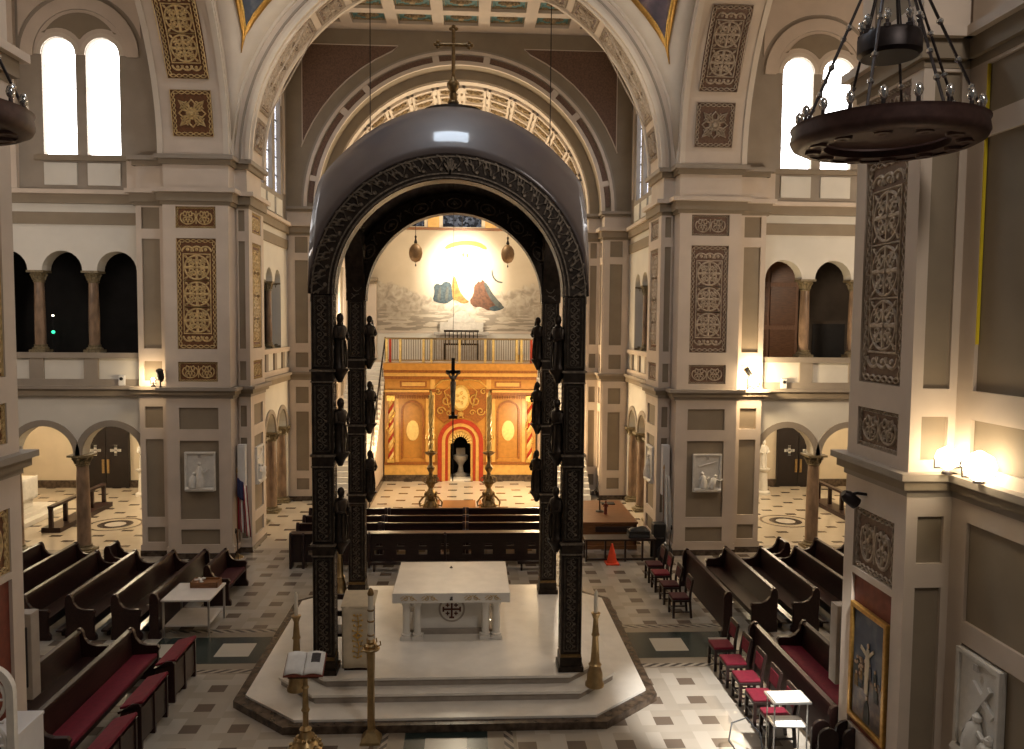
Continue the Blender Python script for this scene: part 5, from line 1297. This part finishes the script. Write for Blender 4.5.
# the two tall gilded candelabra before the reredos
for x, lab in ((-1.04,'tall gilded candelabrum with twisted taper, in line with the blue-robed figure'),(1.10,'tall gilded candelabrum with twisted taper, in line with the orange-robed figure')):
    r = thing('tall_candelabrum', lab, 'candelabrum', (x,29.4,0), 0, 'tall candelabra before the reredos')
    b = MB(); b.lathe([(.30,0),(.30,.08),(.24,.14),(.13,.26),(.20,.36),(.24,.48),(.14,.62),(.09,.72),(.16,.86),(.19,.98),(.10,1.14),(.07,1.3),(.14,1.42),(.15,1.5),(.07,1.62),(.06,1.8),(.07,1.92),(.20,2.0),(.24,2.06),(.07,2.1)], seg=18)
    for k in range(6):
        a = k*PI/3; b.tube([(.24*cos(a),.24*sin(a),.1),(.40*cos(a),.40*sin(a),.05),(.42*cos(a),.42*sin(a),.2),(.30*cos(a),.30*sin(a),.36),(.2*cos(a),.2*sin(a),.44)], .035, 6)
        b.tube([(.16*cos(a),.16*sin(a),.9),(.30*cos(a),.30*sin(a),.98),(.27*cos(a),.27*sin(a),1.1),(.13*cos(a),.13*sin(a),1.16)], .026, 6); b.lathe([(.005,-.06),(.05,-.02),(.05,.02),(.005,.06)], (.22*cos(a+.5),.22*sin(a+.5),.52), 8)
    b.build('base', 'antique_brass', r, True)
    b = MB()
    for k in range(3): b.tube([(.055*cos(k*2.09+i*.35),.055*sin(k*2.09+i*.35),2.1+i*.048) for i in range(44)], .05, 6)
    b.build('twisted_taper', 'gold_yellow', r, True)
    MB().lathe([(.05,4.15),(.03,4.28),(.008,4.34)], seg=8).build('tip', 'gold_yellow', r, True)
    b = MB()
    for k in range(4): a = k*PI/2+.4; b.tube([(.08*cos(a),.08*sin(a),2.5),(.2*cos(a),.2*sin(a),2.58),(.17*cos(a),.17*sin(a),2.72)], .02, 5)
    b.build('prickets', 'gold', r, True)

# ------------------------------------------------------------------ white side table with tray
r = thing('side_table', 'white two-tier side table with slim legs by the red bench', 'table', (-5.62,17.75,0), 0)
MB().box(-.62,.42,-.55,.62,.78,.82).build('table_top', 'table_white', r, bevel=.006); MB().box(-.56,.36,-.5,.56,.22,.25).build('shelf', 'table_white', r)
for x in (-.58,.38):
    for y in (-.51,.58): MB().box(x-.02,x+.02,y-.02,y+.02,0,.78).build('leg', 'steel', r)
q = MB(); q.box(-.30,.30,-.16,.18,0,.03); q.box(-.3,-.28,-.16,.18,.03,.14).box(.28,.3,-.16,.18,.03,.14).box(-.3,.3,.16,.18,.03,.14).box(-.3,.3,-.16,-.14,.03,.12).box(-.28,.28,-.14,.16,.03,.1)
o = q.build('wooden_tray', 'wood_brown', label='brown wooden tray box at the far end of the white side table', cat='tray'); o.location = (-5.58,18.14,.82)
q = MB(); q.box(-.02,.02,-.14,.14,0,.03).box(-.12,.12,.02,.06,0,.03).lathe([(.045,0),(.045,.012)], (0,-.14,0), 10)
o = q.build('hand_cross', 'white_plastic', label='small white cross lying on the wooden tray', cat='cross'); o.location = (-5.72,18.18,.94); o.rotation_euler = (0,0,.5)
# ------------------------------------------------------------------ flags and wall speakers
def flag(label, x, y, cloth, h=2.1, s=1):
    r = thing('flagpole', label, 'flag', (x,y,0))
    b = MB(); b.lathe([(.16,0),(.15,.04),(.05,.08),(.03,.12)], seg=14); b.build('base', 'brass', r, True)
    MB().tube([(0,0,.08),(0,0,h+.55)], .016, 8).build('pole', 'wood_brown', r, True)
    MB().lathe([(.01,h+.54),(.03,h+.6),(.01,h+.7)], seg=8).build('finial', 'brass', r, True)
    n = len(cloth); H = 1.35/n
    b = MB()
    if cloth[0] == 'white':
        b.mat('cloth_white').grid(lambda u, v: (-.02+.26*u*(1.25-.5*v), .05*sin(u*13)*(1.1-v*.5), h+.45-1.75*(1-v)-.10*u), 24, 10)
        b.build('cloth', parent=r, smooth=True, solid=.015)
    else:
        def strip(u0, u1, m_):
            b.mat(m_).grid(lambda u, v: (.02+.30*(u0+(u1-u0)*u)*(1.2-.4*v), .055*sin((u0+(u1-u0)*u)*15), h+.42-1.5*(1-v)-.25*(u0+(u1-u0)*u)), 4, 10)
        for k in range(9): strip(k/9, (k+1)/9, 'flag_red' if k % 2 == 0 else 'cloth_white')
        b.build('cloth', parent=r, smooth=True, solid=.012)
        b = MB(); b.mat('flag_blue').grid(lambda u, v: (.03+.17*u, -.07+.03*sin(u*9), h+.44-.55*(1-v)-.14*u), 6, 6); b.build('canton', parent=r, smooth=True, solid=.012)
    return r
flag('furled national flag with red and white stripes on a pole beside the cornered pier', -6.3, 23.15, ['red'], 1.9)
flag('draped white flag on a pole in the corner of the pier above the bin', 6.12, 23.15, ['white'], 2.0)
def wall_speaker(label, loc, rz, h=1.35, m_='speaker_grey', w=.26):
    r = thing('column_speaker', label, 'speaker', loc, rz, 'column loudspeakers')
    MB().box(-w/2,w/2,-.26,-.03,0,h).build('cabinet', m_, r, bevel=.012)
    MB().box(-w/2+.03,w/2-.03,-.275,-.255,.05,h-.05).build('grille', m_, r)
    MB().box(-.06,.06,-.05,.0,.2,h-.2).build('bracket', 'black', r)
    return r
wall_speaker('pale column loudspeaker hung on the pier corner above the striped flag', (-6.22,23.58,1.75), 0, 1.5, 'white_plastic', .22)
wall_speaker('pale column loudspeaker hung on the pier corner behind the white flag', (6.22,23.58,1.75), 0, 1.5, 'white_plastic', .22)
wall_speaker('grey column loudspeaker on the pier beside the framed crowd painting', (6.2,11.86,1.22), PI, 1.25, w=.24)
wall_speaker('grey column loudspeaker on the pier above the white equipment box', (-6.2,11.86,1.18), PI, 1.3, w=.24)

# ------------------------------------------------------------------ relief plaques, framed painting
def plaque(label, loc, rz, w=.85, h=1.12, kind=0):
    r = thing('stone_plaque', label, 'relief plaque', loc, rz, 'carved stone plaques on the piers')
    MB().box(-w/2,w/2,-.06,0,0,h).build('slab', 'stone_relief', r, bevel=.012)
    b = MB(); b.poly([rect(-w/2,w/2,0,h), rect(-w/2+.06,w/2-.06,.12,h-.06)], -.10, -.055); b.build('border', 'stone_relief', r, bevel=.008)
    b = MB(); k = h/1.12; b.M = Matrix.Translation((0,-.05,0))
    def fig(x, z, hh, lean):
        b.tube([(x,-.02,z),(x+lean*.3,-.05,z+hh*.35),(x+lean*.7,-.05,z+hh*.7),(x+lean*.85,-.04,z+hh*.82)], [.13*k,.11*k,.08*k,.03*k], 8)
        b.lathe([(.005,-.055*k),(.05*k,-.02*k),(.05*k,.02*k),(.005,.06*k)], (x+lean,-.05,z+hh*.9), 10)
        b.tube([(x+lean*.7,-.06,z+hh*.68),(x+lean+.14*k,-.08,z+hh*.55),(x+lean+.22*k,-.06,z+hh*.68)], .026*k, 6)
        b.tube([(x+lean*.7,-.06,z+hh*.68),(x+lean-.12*k,-.08,z+hh*.5)], .026*k, 6)
    if kind == 0: fig(.0,.14,.72*k,.0); fig(-.2*k,.14,.4*k,.05)
    elif kind == 1: fig(-.1*k,.14,.45*k,-.05); fig(.12*k,.14,.36*k,.12); b.tube([(-.25*k,-.03,.75*k),(.28*k,-.03,.9*k)], .02, 6)
    else:
        fig(-.02,.14,.46*k,.08); fig(.2*k,.14,.3*k,.05); b.M = b.M @ Matrix.Translation((.02,0,.62*k)) @ Matrix.Rotation(.6,4,'Y'); b.box(-.035,.035,-.055,0,-.42*k,.32*k).box(-.2*k,.2*k,-.05,.01,.10*k,.17*k)
    b.build('carved_figures', 'stone_relief', r, True)
    b = MB(); b.box(-.04,.04,-.115,-.1,h-.16,h-.08); b.build('number_tablet', 'stone_shade', r)
    MB().prism_x([(-.06,0),(-.14,.0),(-.16,.06),(-.12,.12),(-.06,.12)], -w/2+.03,w/2-.03).build('ledge', 'stone_relief', r)
    return r
plaque('white stone relief plaque of a standing figure on the flag pier', (-7.28,23.04,1.98), 0, kind=0)
plaque('white stone relief plaque of kneeling figures on the vestment pier', (7.36,23.04,1.92), 0, kind=1)
plaque('narrow-seen stone plaque on the side of the flag pier, facing the altar', (-6.04,24.45,1.95), PI/2, kind=1)
plaque('narrow-seen stone plaque on the side of the vestment pier, facing the altar', (6.04,24.45,1.95), -PI/2, kind=0)
plaque('shaded stone plaque with a slanting cross on the close pier under the floodlights', (6.645,9.2,1.42), -PI/2, .84, 1.36, kind=2)
r = thing('framed_painting', 'gilt-framed painting of a crowd round a tall pale figure under dark blue sky', 'painting', (6.035,10.75,1.08), -PI/2)
w, h = 1.02, 1.72
b = MB(); b.poly([rect(-w/2,w/2,0,h), rect(-w/2+.08,w/2-.08,.08,h-.08)], -.07, 0); b.build('frame', 'gold_frame', r, bevel=.015)
b = MB(); b.box(-w/2+.07,w/2-.07,-.03,-.01,.07,h-.07); b.build('canvas', 'paint_blue', r)
b = MB(); b.poly([[(-.42,.09),(.42,.09),(.42,.72),(.3,.80),(.12,.74),(-.1,.82),(-.3,.74),(-.42,.84)]], -.036, -.03); b.build('painted_crowd', 'paint_crowd', r)
b = MB()
def limb(pts, m_, d): b.mat(m_).poly([pts], -.04-d, -.036)
rr = random.Random(4)
for k in range(26):
    x = -.38+.76*rr.random(); z = .70+.26*rr.random()-.12*abs(x); m_ = rr.choice(['robe_rust','robe_gold','robe_grey','robe_blue','paint_crowd'])
    limb([(x-.045,z-.16),(x+.045,z-.16),(x+.04,z),(x,z+.03),(x-.04,z)], m_, .001+.0002*k); limb([(x+.022*cos(a*PI/4),z+.045+.026*sin(a*PI/4)) for a in range(8)], 'skin_paint', .007)
limb([(-.055,.52),(.035,.52),(.06,1.0),(.035,1.18),(-.02,1.18),(-.06,1.0)], 'cloth_cream', .009); limb([(.008+.03*cos(a*PI/4),1.225+.038*sin(a*PI/4)) for a in range(8)], 'skin_paint', .009)
limb([(-.20,1.12),(-.05,1.06),(-.04,1.12),(-.19,1.17)], 'cloth_cream', .009); limb([(.04,1.06),(.17,1.18),(.15,1.22),(.03,1.12)], 'cloth_cream', .009)
limb([(-.07,.12),(.10,.12),(.07,.36),(.01,.44),(-.05,.36)], 'robe_grey', .006); limb([(.01+.028*cos(a*PI/4),.47+.034*sin(a*PI/4)) for a in range(8)], 'skin_paint', .007)
b.build('painted_figures', parent=r)
r = thing('picture_spotlight', 'small black spotlight on a bracket under the cornice of the painted pier', 'lamp', (6.06,10.95,4.42), -PI/2)
MB().lathe([(.06,0),(.05,.03),(.02,.04)], seg=12).build('wall_plate', 'iron', r).rotation_euler = (PI/2,0,0)
MB().tube([(0,0,0),(-.04,-.18,.02),(-.1,-.3,-.02)], .022, 8).build('arm', 'iron', r, True)
b = MB(); b.M = Matrix.Translation((-.1,-.32,-.02)) @ Matrix.Rotation(.9,4,'X'); b.lathe([(.09,-.2),(.09,-.02),(.05,.05)], seg=14); b.build('lamp_head', 'iron', r, True)

# ------------------------------------------------------------------ chandeliers
def chandelier():
    r = thing('ring_chandelier', 'dark iron ring chandelier with silver bulbs hanging before the close pier with floodlights', 'chandelier', (5.06,9.0,8.84), 0, 'iron ring chandeliers')
    n = 48
    b = MB(); pr = [(.93,.0),(1.01,.04),(1.04,.10),(1.02,.20),(1.04,.24),(.98,.25),(.90,.23),(.90,.06),(.86,.0)]
    V = []; F = []; m_ = len(pr)
    for k in range(n):
        a = 2*PI*k/n; V += [(q[0]*cos(a), q[0]*sin(a), q[1]) for q in pr]
    for k in range(n):
        for j in range(m_): F.append((k*m_+j, ((k+1)%n)*m_+j, ((k+1)%n)*m_+(j+1)%m_, k*m_+(j+1)%m_))
    b.add(V, F); b.build('iron_ring', 'chandelier_iron', r, True)
    b = MB(); pr = [(.91,.02),(.91,.06),(.66,.10),(.66,.02)]
    V = []; F = []; m_ = len(pr)
    for k in range(n):
        a = 2*PI*k/n; V += [(q[0]*cos(a), q[0]*sin(a), q[1]) for q in pr]
    for k in range(n):
        for j in range(m_): F.append((k*m_+j, ((k+1)%n)*m_+j, ((k+1)%n)*m_+(j+1)%m_, k*m_+(j+1)%m_))
    b.add(V, F); b.lathe([(.65,.12),(.65,.15)], seg=32)
    for k in range(12):
        a = k*PI/6; b.lathe([(.10,.02),(.09,-.015),(.05,-.02),(.03,-.01)], (.785*cos(a),.785*sin(a),0), 10)
    b.build('under_tray', 'chandelier_iron', r, True)
    for k in range(18):
        a = k*PI/9; c = (.94*cos(a),.94*sin(a),0); b = MB(); b.mat('iron').lathe([(.05,.22),(.05,.25),(.022,.26),(.022,.31)], c, 8)
        b.mat('silver_glass').lathe([(.02,.31),(.04,.34),(.05,.38),(.035,.43),(.008,.455)], c, 10)
        b.build('ring_bulb', parent=r, smooth=True)
    b = MB(); b.lathe([(.30,1.0),(.34,1.04),(.34,1.22),(.31,1.26),(.27,1.24),(.27,1.02)], seg=28); b.build('upper_ring', 'iron', r, True)
    for k in range(8):
        a = k*PI/4+.2; c = (.30*cos(a),.30*sin(a),0); b = MB(); b.mat('iron').lathe([(.04,1.24),(.04,1.28),(.02,1.29),(.02,1.33)], c, 8); b.mat('silver_glass').lathe([(.02,1.33),(.038,1.36),(.045,1.39),(.03,1.43),(.008,1.45)], c, 8)
        b.build('upper_bulb', parent=r, smooth=True)
    for k in range(8):
        a = k*PI/4+.1
        b = MB(); b.tube([(.96*cos(a),.96*sin(a),.23),(.22*cos(a),.22*sin(a),1.95)], .016, 6)
        b.mat('silver_glass')
        b.mi = [0]*len(b.f); b.mats = ['iron','silver_glass']; b.cur = 1
        for f_ in (.18,.36,.62): b.lathe([(.008,-.04),(.036,-.015),(.036,.015),(.008,.04)], (cos(a)*(.96-.74*f_), sin(a)*(.96-.74*f_), .23+1.72*f_), 8)
        b.build('suspension_rod', parent=r, smooth=True)
    b = MB(); b.lathe([(.24,1.93),(.25,1.97),(.2,2.02),(.08,2.2),(.06,2.4)], seg=16); b.tube([(0,0,2.3),(0,0,9.0)], .03, 6); b.build('crown', 'iron', r, True)
    for k in range(4):
        a = k*PI/2+.6; MB().tube([(.28*cos(a),.28*sin(a),1.24),(.1*cos(a),.1*sin(a),2.0)], .012, 5).build('upper_rod', 'iron', r)
    return r
ch = chandelier()
dup(ch, (-5.48,9.0,8.84), .3, 'dark iron ring chandelier cut by the frame beside the tall bright window')
for s in (-1, 1):
    MB().box(min(s*2.5,s*9.3), max(s*2.5,s*9.3), 5.0, 11.2, 17.9, 18.1).build('ceiling_aisle_'+('left' if s < 0 else 'right'), 'cream', kind='structure')

# ------------------------------------------------------------------ floodlights on the cornices
def flood(label, loc, rz, r_=.10, glow=True):
    r = thing('floodlight', label, 'lamp', loc, rz, 'floodlights on the cornices')
    MB().lathe([(.07,0),(.06,.03),(.02,.05),(.02,.12)], seg=10).build('base', 'iron', r, True)
    b = MB(); b.M = Matrix.Translation((0,0,.2)); b.lathe([(.02,-r_),(r_*.8,-r_*.55),(r_,0),(r_*.8,r_*.6),(.02,r_)], seg=16); b.build('bulb', 'flood_glow', r, True)
    MB().tube([(-r_-.02,0,.2),(-r_-.02,0,.08),(r_+.02,0,.08),(r_+.02,0,.2)], .012, 5).build('yoke', 'iron', r, True)
    return r
flood('dazzling floodlight on the cornice ledge in the corner of the close pier', (6.38,9.70,4.96), 0, .15)  # globes here and below widened to imitate the glare round the lamps
flood('largest dazzling floodlight on the ledge nearer the frame edge', (6.40,9.10,4.96), 0, .19)
flood('bright floodlight on the cornice beside the panelled screen arch', (8.78,23.20,4.94), 0, .13)
flood('small floodlight on the cornice beside the dark gallery arches', (-8.62,23.2,4.94), 0, .05)
q = thing('spot_fixture', 'black spotlight fixture standing on the cornice by the dark gallery arches', 'lamp', (-8.32,22.95,4.94))
MB().lathe([(.06,0),(.02,.03),(.02,.2)], seg=10).build('base', 'iron', q, True); b = MB(); b.M = Matrix.Translation((0,0,.34)) @ Matrix.Rotation(.5,4,'X'); b.lathe([(.04,-.2),(.09,-.1),(.10,.15),(.08,.18)], seg=12); b.build('lamp_head', 'black', q, True)
q = thing('spot_fixture', 'small black spotlight fixture beside the bright floodlight by the screen', 'lamp', (8.52,23.0,4.94))
MB().lathe([(.06,0),(.02,.03),(.02,.4)], seg=10).build('base', 'iron', q, True); b = MB(); b.M = Matrix.Translation((0,0,.52)) @ Matrix.Rotation(-.6,4,'Y'); b.lathe([(.03,-.16),(.07,-.08),(.08,.12),(.06,.14)], seg=12); b.build('lamp_head', 'black', q, True)

# ------------------------------------------------------------------ chapel furnishings seen through the lower arches
r = thing('side_altar', 'white side altar on steps, glowing in the chapel behind the arches', 'altar', (-15.1,26.8,0))
b = MB(); b.box(-1.4,1.0,-1.5,2.6,0,.16).box(-1.4,.7,-1.2,2.3,.16,.32); b.build('altar_steps', 'marble_white', r, bevel=.01)
b = MB(); b.box(-1.3,.25,-.7,1.7,.32,1.25).box(-1.35,.35,-.8,1.8,1.25,1.36); b.build('altar_block', 'marble_white', r, bevel=.012)
b = MB(); b.box(-1.4,-.7,-.6,1.6,1.36,1.75); b.box(-1.4,-1.0,-.1,1.1,1.75,2.3); b.build('retable', 'marble_white', r)
b = MB(); b.grid(lambda u, v: (.375+.02*sin(v*30), -.82+2.64*v, .62+.76*u), 6, 40); b.build('altar_cloth', 'cloth_white', r, True, solid=.01)
def rail(label, x, y0, y1):
    r = thing('communion_rail', label, 'railing', (x,(y0+y1)/2,0)); L = y1-y0
    MB().box(-.09,.09,-L/2,L/2,.78,.86).build('top_rail', 'wood_dark', r, bevel=.01); MB().box(-.3,.3,-L/2,L/2,0,.16).build('kneeling_step', 'wood_dark', r, bevel=.01)
    n = max(3, int(L/.8))
    for k in range(n+1): y = -L/2+.04+(L-.08)*k/n; MB().box(-.06,.06,y-.05,y+.05,.16,.78).build('post', 'wood_dark', r)
    return r
rail('dark wooden communion rail before the glowing white side altar', -13.0, 26.0, 29.8)
rail('dark wooden communion rail seen through the arch near the standing statue', 13.9, 26.1, 30.0)
for s in (-1, 1):
    r = thing('pedestal_statue', 'white robed statue on a pedestal beside the chapel door, %s' % ('side altar chapel' if s < 0 else 'under the panelled screen gallery'), 'statue', (s*12.3,31.6,0))
    MB().lathe([(.30,0),(.30,.1),(.2,.16),(.17,.9),(.26,.98),(.28,1.05)], seg=14).build('pedestal', 'stone_relief', r, True)
    o = statue_mb(1.15).build('figure', 'stone_relief', r, True); o.location = (0,0,1.05)
q = thing('flower_stand', 'dark leafy plant in an urn on a stand behind the chapel rail', 'plant', (15.6,29.6,0))
MB().lathe([(.22,0),(.2,.05),(.06,.1),(.06,.9),(.2,1.0),(.24,1.25),(.2,1.3)], seg=12).build('urn', 'bronze', q, True)
b = MB()
for k in range(40):
    a = random.random()*2*PI; l = .25+random.random()*.3; z = 1.3+random.random()*.15
    p0 = (0,0,z); p1 = (l*.6*cos(a), l*.6*sin(a), z+l*.8); p2 = (l*cos(a), l*sin(a), z+l*.6); b.tube([p0,p1,p2], [.01,.03,.004], 4)
MATS['leaf'] = mat('leaf', (.02,.045,.015), .6); b.build('leaves', 'leaf', q)

# ------------------------------------------------------------------ foreground odds and ends
r = thing('lattice_screen', 'white round-headed tracery screen cut by the frame at lower edge', 'screen', (-5.86,9.72,0))
w, h = .74, 2.66
def al(hw, z0, zt): return [(-hw,z0)]+arcpts(0,zt-hw*.55,hw,PI,0,16)+[(hw,z0)]
hh = [al(w-.10,.1,h-.15)]
b = MB(); b.poly([[(-w,0),(-w,h-.35)]+arcpts(-w+.35,h-.35,.35,PI,PI/2,8)+arcpts(w-.35,h-.35,.35,PI/2,0,8)+[(w,h-.35),(w,0)], [(-w+.09,.1),(-w+.09,h-.36)]+arcpts(-w+.36,h-.36,.27,PI,PI/2,8)+arcpts(w-.36,h-.36,.27,PI/2,0,8)+[(w-.09,h-.36),(w-.09,.1)]], -.04, .04); b.build('frame', 'stone_relief', r, bevel=.008)
b = MB()
for cz in (.45,1.05,1.65,2.22):
    for cx in (-.33,.33):
        b.M = Matrix.Translation((0,-.01,0)); b.ribbon([(cx+.30*cos(k*PI/12), cz+.30*sin(k*PI/12)) for k in range(24)], .05, .03, True); b.ribbon([(cx+.18*cos(k*PI/8), cz+.18*sin(k*PI/8)) for k in range(16)], .035, .03, True)
        for k in range(6): a = k*PI/3; b.ribbon([(cx+.05*cos(a),cz+.05*sin(a)),(cx+.29*cos(a),cz+.29*sin(a))], .025, .03)
for cz in (.75,1.35,1.94): b.ribbon([(-.62,cz),(.62,cz)], .035, .03)
b.ribbon([(0,.1),(0,2.6)], .04, .03); b.build('tracery', 'stone_relief', r)
r = thing('equipment_box', 'white box cabinet at the end of the red-cushioned pew', 'box', (-5.72,10.75,0))
MB().box(-.2,.2,-.35,.35,0,1.36).build('cabinet', 'white_plastic', r, bevel=.012); MB().box(-.21,.21,-.36,.36,1.36,1.40).build('lid', 'white_plastic', r, bevel=.006)
MB().tube([(-.2,-.38,1.3),(-.12,-.39,1.37),(.02,-.39,1.34),(.06,-.385,1.1),(.04,-.385,.3)], .011, 6).build('cable', 'black', r, True)
r = thing('music_stand', 'silver two-tier stand holding white sheets before the last red-seated chair', 'music stand', (5.35,11.92,0), 0)
for x in (-.26,.26):
    for y in (-.14,.16): MB().tube([(x,y,0),(x,y,1.0)], .012, 6).build('leg', 'steel', r, True)
MB().box(-.30,.30,-.2,.22,.99,1.02).build('top_tray', 'steel', r); MB().box(-.26,.26,-.16,.18,.60,.63).build('lower_tray', 'steel', r)
for lab, z, w_, dy in (('white sheets of paper on the upper tray of the silver stand', 1.02, .27, .0), ('white sheets of paper on the lower tray of the silver stand', .63, .22, -.02)):
    q = MB(); q.box(-w_,w_,-.17,.17,0,.012).box(-w_+.03,w_-.06,-.15,.15,.012,.018); q.mi = [0]*6+[0]*6
    o = q.build('sheet_music', 'paper', label=lab, cat='papers'); o.location = (5.35,11.92+dy,z); o.rotation_euler = (0,0,.05 if z > 1 else -.08)
r = thing('white_case', 'low white case on the bright floor beside the silver stand', 'case', (4.72,11.55,0), .2)
MB().box(-.25,.25,-.2,.2,0,.22).build('body', 'white_plastic', r, bevel=.02); MB().tube([(-.1,0,.22),(-.1,0,.27),(.1,0,.27),(.1,0,.22)], .014, 6).build('handle', 'black', r, True)
b = MB(); b.tube([(4.6,11.86,.1),(4.45,11.98,.3),(4.55,12.15,.5),(4.8,12.2,.55),(4.95,12.0,.4),(4.98,11.85,.02),(4.95,11.6,.02)], .014, 6); b.build('black_cable', 'black', label='black cable looping up from the white case', cat='cable', smooth=True)
q = MB().lathe([(.01,0),(.06,.03),(.075,.075),(.06,.12),(.01,.15)], seg=14); o = q.build('white_knob_ball', 'white_plastic', label='small white ball on the seat behind the red-cushioned pew', cat='ball', smooth=True); o.location = (-6.42,14.55,.465)
o = MB().lathe([(.01,0),(.05,.03),(.06,.06),(.05,.1),(.01,.12)], seg=12).build('brass_ball', 'steel', label='small shiny ball on the floor under the red-cushioned pew', cat='ball', smooth=True); o.location = (-5.15,12.0,0)
for s, x, y in ((-1,-5.72,21.2),(1,5.85,21.35)):
    b = MB(); b.tube([(0,0,0),(.02*s,0,.9),(.06*s,0,1.25)], .012, 6); b.lathe([(.13,0),(.12,.02),(.02,.04)], seg=12); b.lathe([(.01,1.2),(.03,1.24),(.02,1.34),(.005,1.36)], (.06*s,0,0), 8)
    o = b.build('microphone_stand', 'iron', label='thin microphone stand at the end of the %s' % ('short red bench' if s < 0 else 'row of four dim chairs'), cat='microphone stand', smooth=True); o.location = (x,y,0)

# ------------------------------------------------------------------ lights
def light(name, kind, loc, power, col, size=.3, target=None, spot=None, blend=.5, sizey=None):
    l = bpy.data.lights.new(name, kind); l.energy = power; l.color = col
    o = bpy.data.objects.new(name, l); COL.objects.link(o); o.location = loc
    if kind == 'AREA':
        l.size = size
        if sizey: l.shape = 'RECTANGLE'; l.size_y = sizey
    else: l.shadow_soft_size = size
    if kind == 'SPOT': l.spot_size = radians(spot); l.spot_blend = blend
    if target:
        d = Vector(target)-Vector(loc); o.rotation_euler = d.to_track_quat('-Z','Y').to_euler()
    o.visible_camera = False
    return o
WARM = (1.0,.76,.46); SOFT = (1.0,.89,.79); DAY = (.95,.97,1.0)
light('mural_wash_lamp', 'SPOT', (0,33.4,7.4), 700, (1,.85,.62), .3, (0,37.5,8.8), 98, .8)
light('mural_core_lamp', 'SPOT', (0,34.2,10.6), 3600, (1,.92,.76), .3, (0,37.5,9.35), 68, 1.0)
for x in (-2.6,2.6): light('reredos_lamp', 'SPOT', (x,27.2,8.6), 980 if x > 0 else 560, (1,.74,.42), .25, (x*.35,34.4,2.0), 52, .8)
light('sanctuary_floor_lamp', 'SPOT', (0,31.6,9.5), 1100, (1,.80,.52), .3, (1.2,31.0,0), 62, .9)
for x in (-4.2,4.2): light('stair_lamp', 'POINT', (x,33.0,7.2), 110, (1,.86,.66), .3)
for x, p in ((3.0,520),(-3.0,170)): light('chancel_fill', 'POINT', (x,31.0,2.6), p, (1,.72,.40), .25)  # added unseen point lights for the warm glow on the lower pilasters
light('desk_side_lamp', 'SPOT', (3.2,33.5,8.0), 900, (1,.74,.42), .3, (5.9,30.2,3.0), 75, .8)
light('apse_vault_lamp', 'POINT', (0,33.2,12.2), 500, (1,.86,.62), .4)
for s in (-1, 1):
    light('chapel_lamp', 'POINT', (s*11.6,28.6,4.2), 330, (1,.80,.54), .3)
    light('chapel_lamp', 'POINT', (s*15.6,29.6,4.2), 200, (1,.80,.54), .3)
    light('gallery_flood_lamp', 'POINT', (s*8.75,22.95,5.2), 30 if s < 0 else 240, WARM, .12)
    light('transept_fill', 'POINT', (s*12.2,18.5,9.0), 230 if s < 0 else 480, SOFT if s < 0 else (1,.82,.62), .5)  # added unseen fill, brightens the transept walls beyond the floodlights
light('pier_flood_lamp', 'POINT', (6.25,9.6,5.25), 2.5, (1,.66,.34), .08)
light('pier_flood_lamp', 'POINT', (6.3,9.05,5.25), 14, (1,.70,.38), .1)
light('floor_spot_lamp', 'SPOT', (5.6,9.2,5.7), 4200, (1,.96,.90), .08, (4.75,13.2,0), 30, .7)
light('altar_spot_lamp', 'SPOT', (1.5,15.0,9.0), 220, SOFT, .15, (.8,16.3,.5), 40, .8)
light('nave_fill', 'AREA', (5.7,0.5,15.5), 430, SOFT, 2.5, (-1,18,5.5))  # unseen soft fill from behind the camera for the pier fronts

for s in (-1, 1): light('arch_fill', 'SPOT', (s*5.0,20.4,11.8), 260, (1,.84,.64), .4, (-s*1.0,25.5,16.0), 130, .6)  # unseen spots added to warm the east arch and chancel wall
w = bpy.data.worlds.new('World'); SC.world = w; w.use_nodes = True
bg = w.node_tree.nodes['Background']; bg.inputs[0].default_value = (.55,.50,.45,1); bg.inputs[1].default_value = .07

MB().box(-1.6,1.2,15.15,16.95,19.86,19.92).build('window_18', 'window_back', kind='structure')
# ------------------------------------------------------------------ camera
cam = bpy.data.cameras.new('Camera'); co = bpy.data.objects.new('Camera', cam); COL.objects.link(co)
cam.sensor_width = 36.; cam.lens = 800/1024*36.
yaw, pit, rol = radians(3.1), radians(3.6), radians(.5)
fw = Vector((sin(yaw)*cos(pit), cos(yaw)*cos(pit), -sin(pit))); r0 = Vector((cos(yaw), -sin(yaw), 0)); u0 = r0.cross(fw)
rt = r0*cos(rol)+u0*sin(rol); up = rt.cross(fw)
co.matrix_world = Matrix(((rt.x,up.x,-fw.x,.34),(rt.y,up.y,-fw.y,0),(rt.z,up.z,-fw.z,6.8),(0,0,0,1)))
SC.camera = co
SC.view_settings.view_transform = 'Standard'; SC.view_settings.look = 'None'; SC.view_settings.gamma = 1.0; SC.view_settings.use_curve_mapping = False
SC.view_settings.exposure = 0.12
SC.cycles.max_bounces = 5; SC.cycles.diffuse_bounces = 3; SC.cycles.glossy_bounces = 3; SC.cycles.sample_clamp_indirect = 4.0
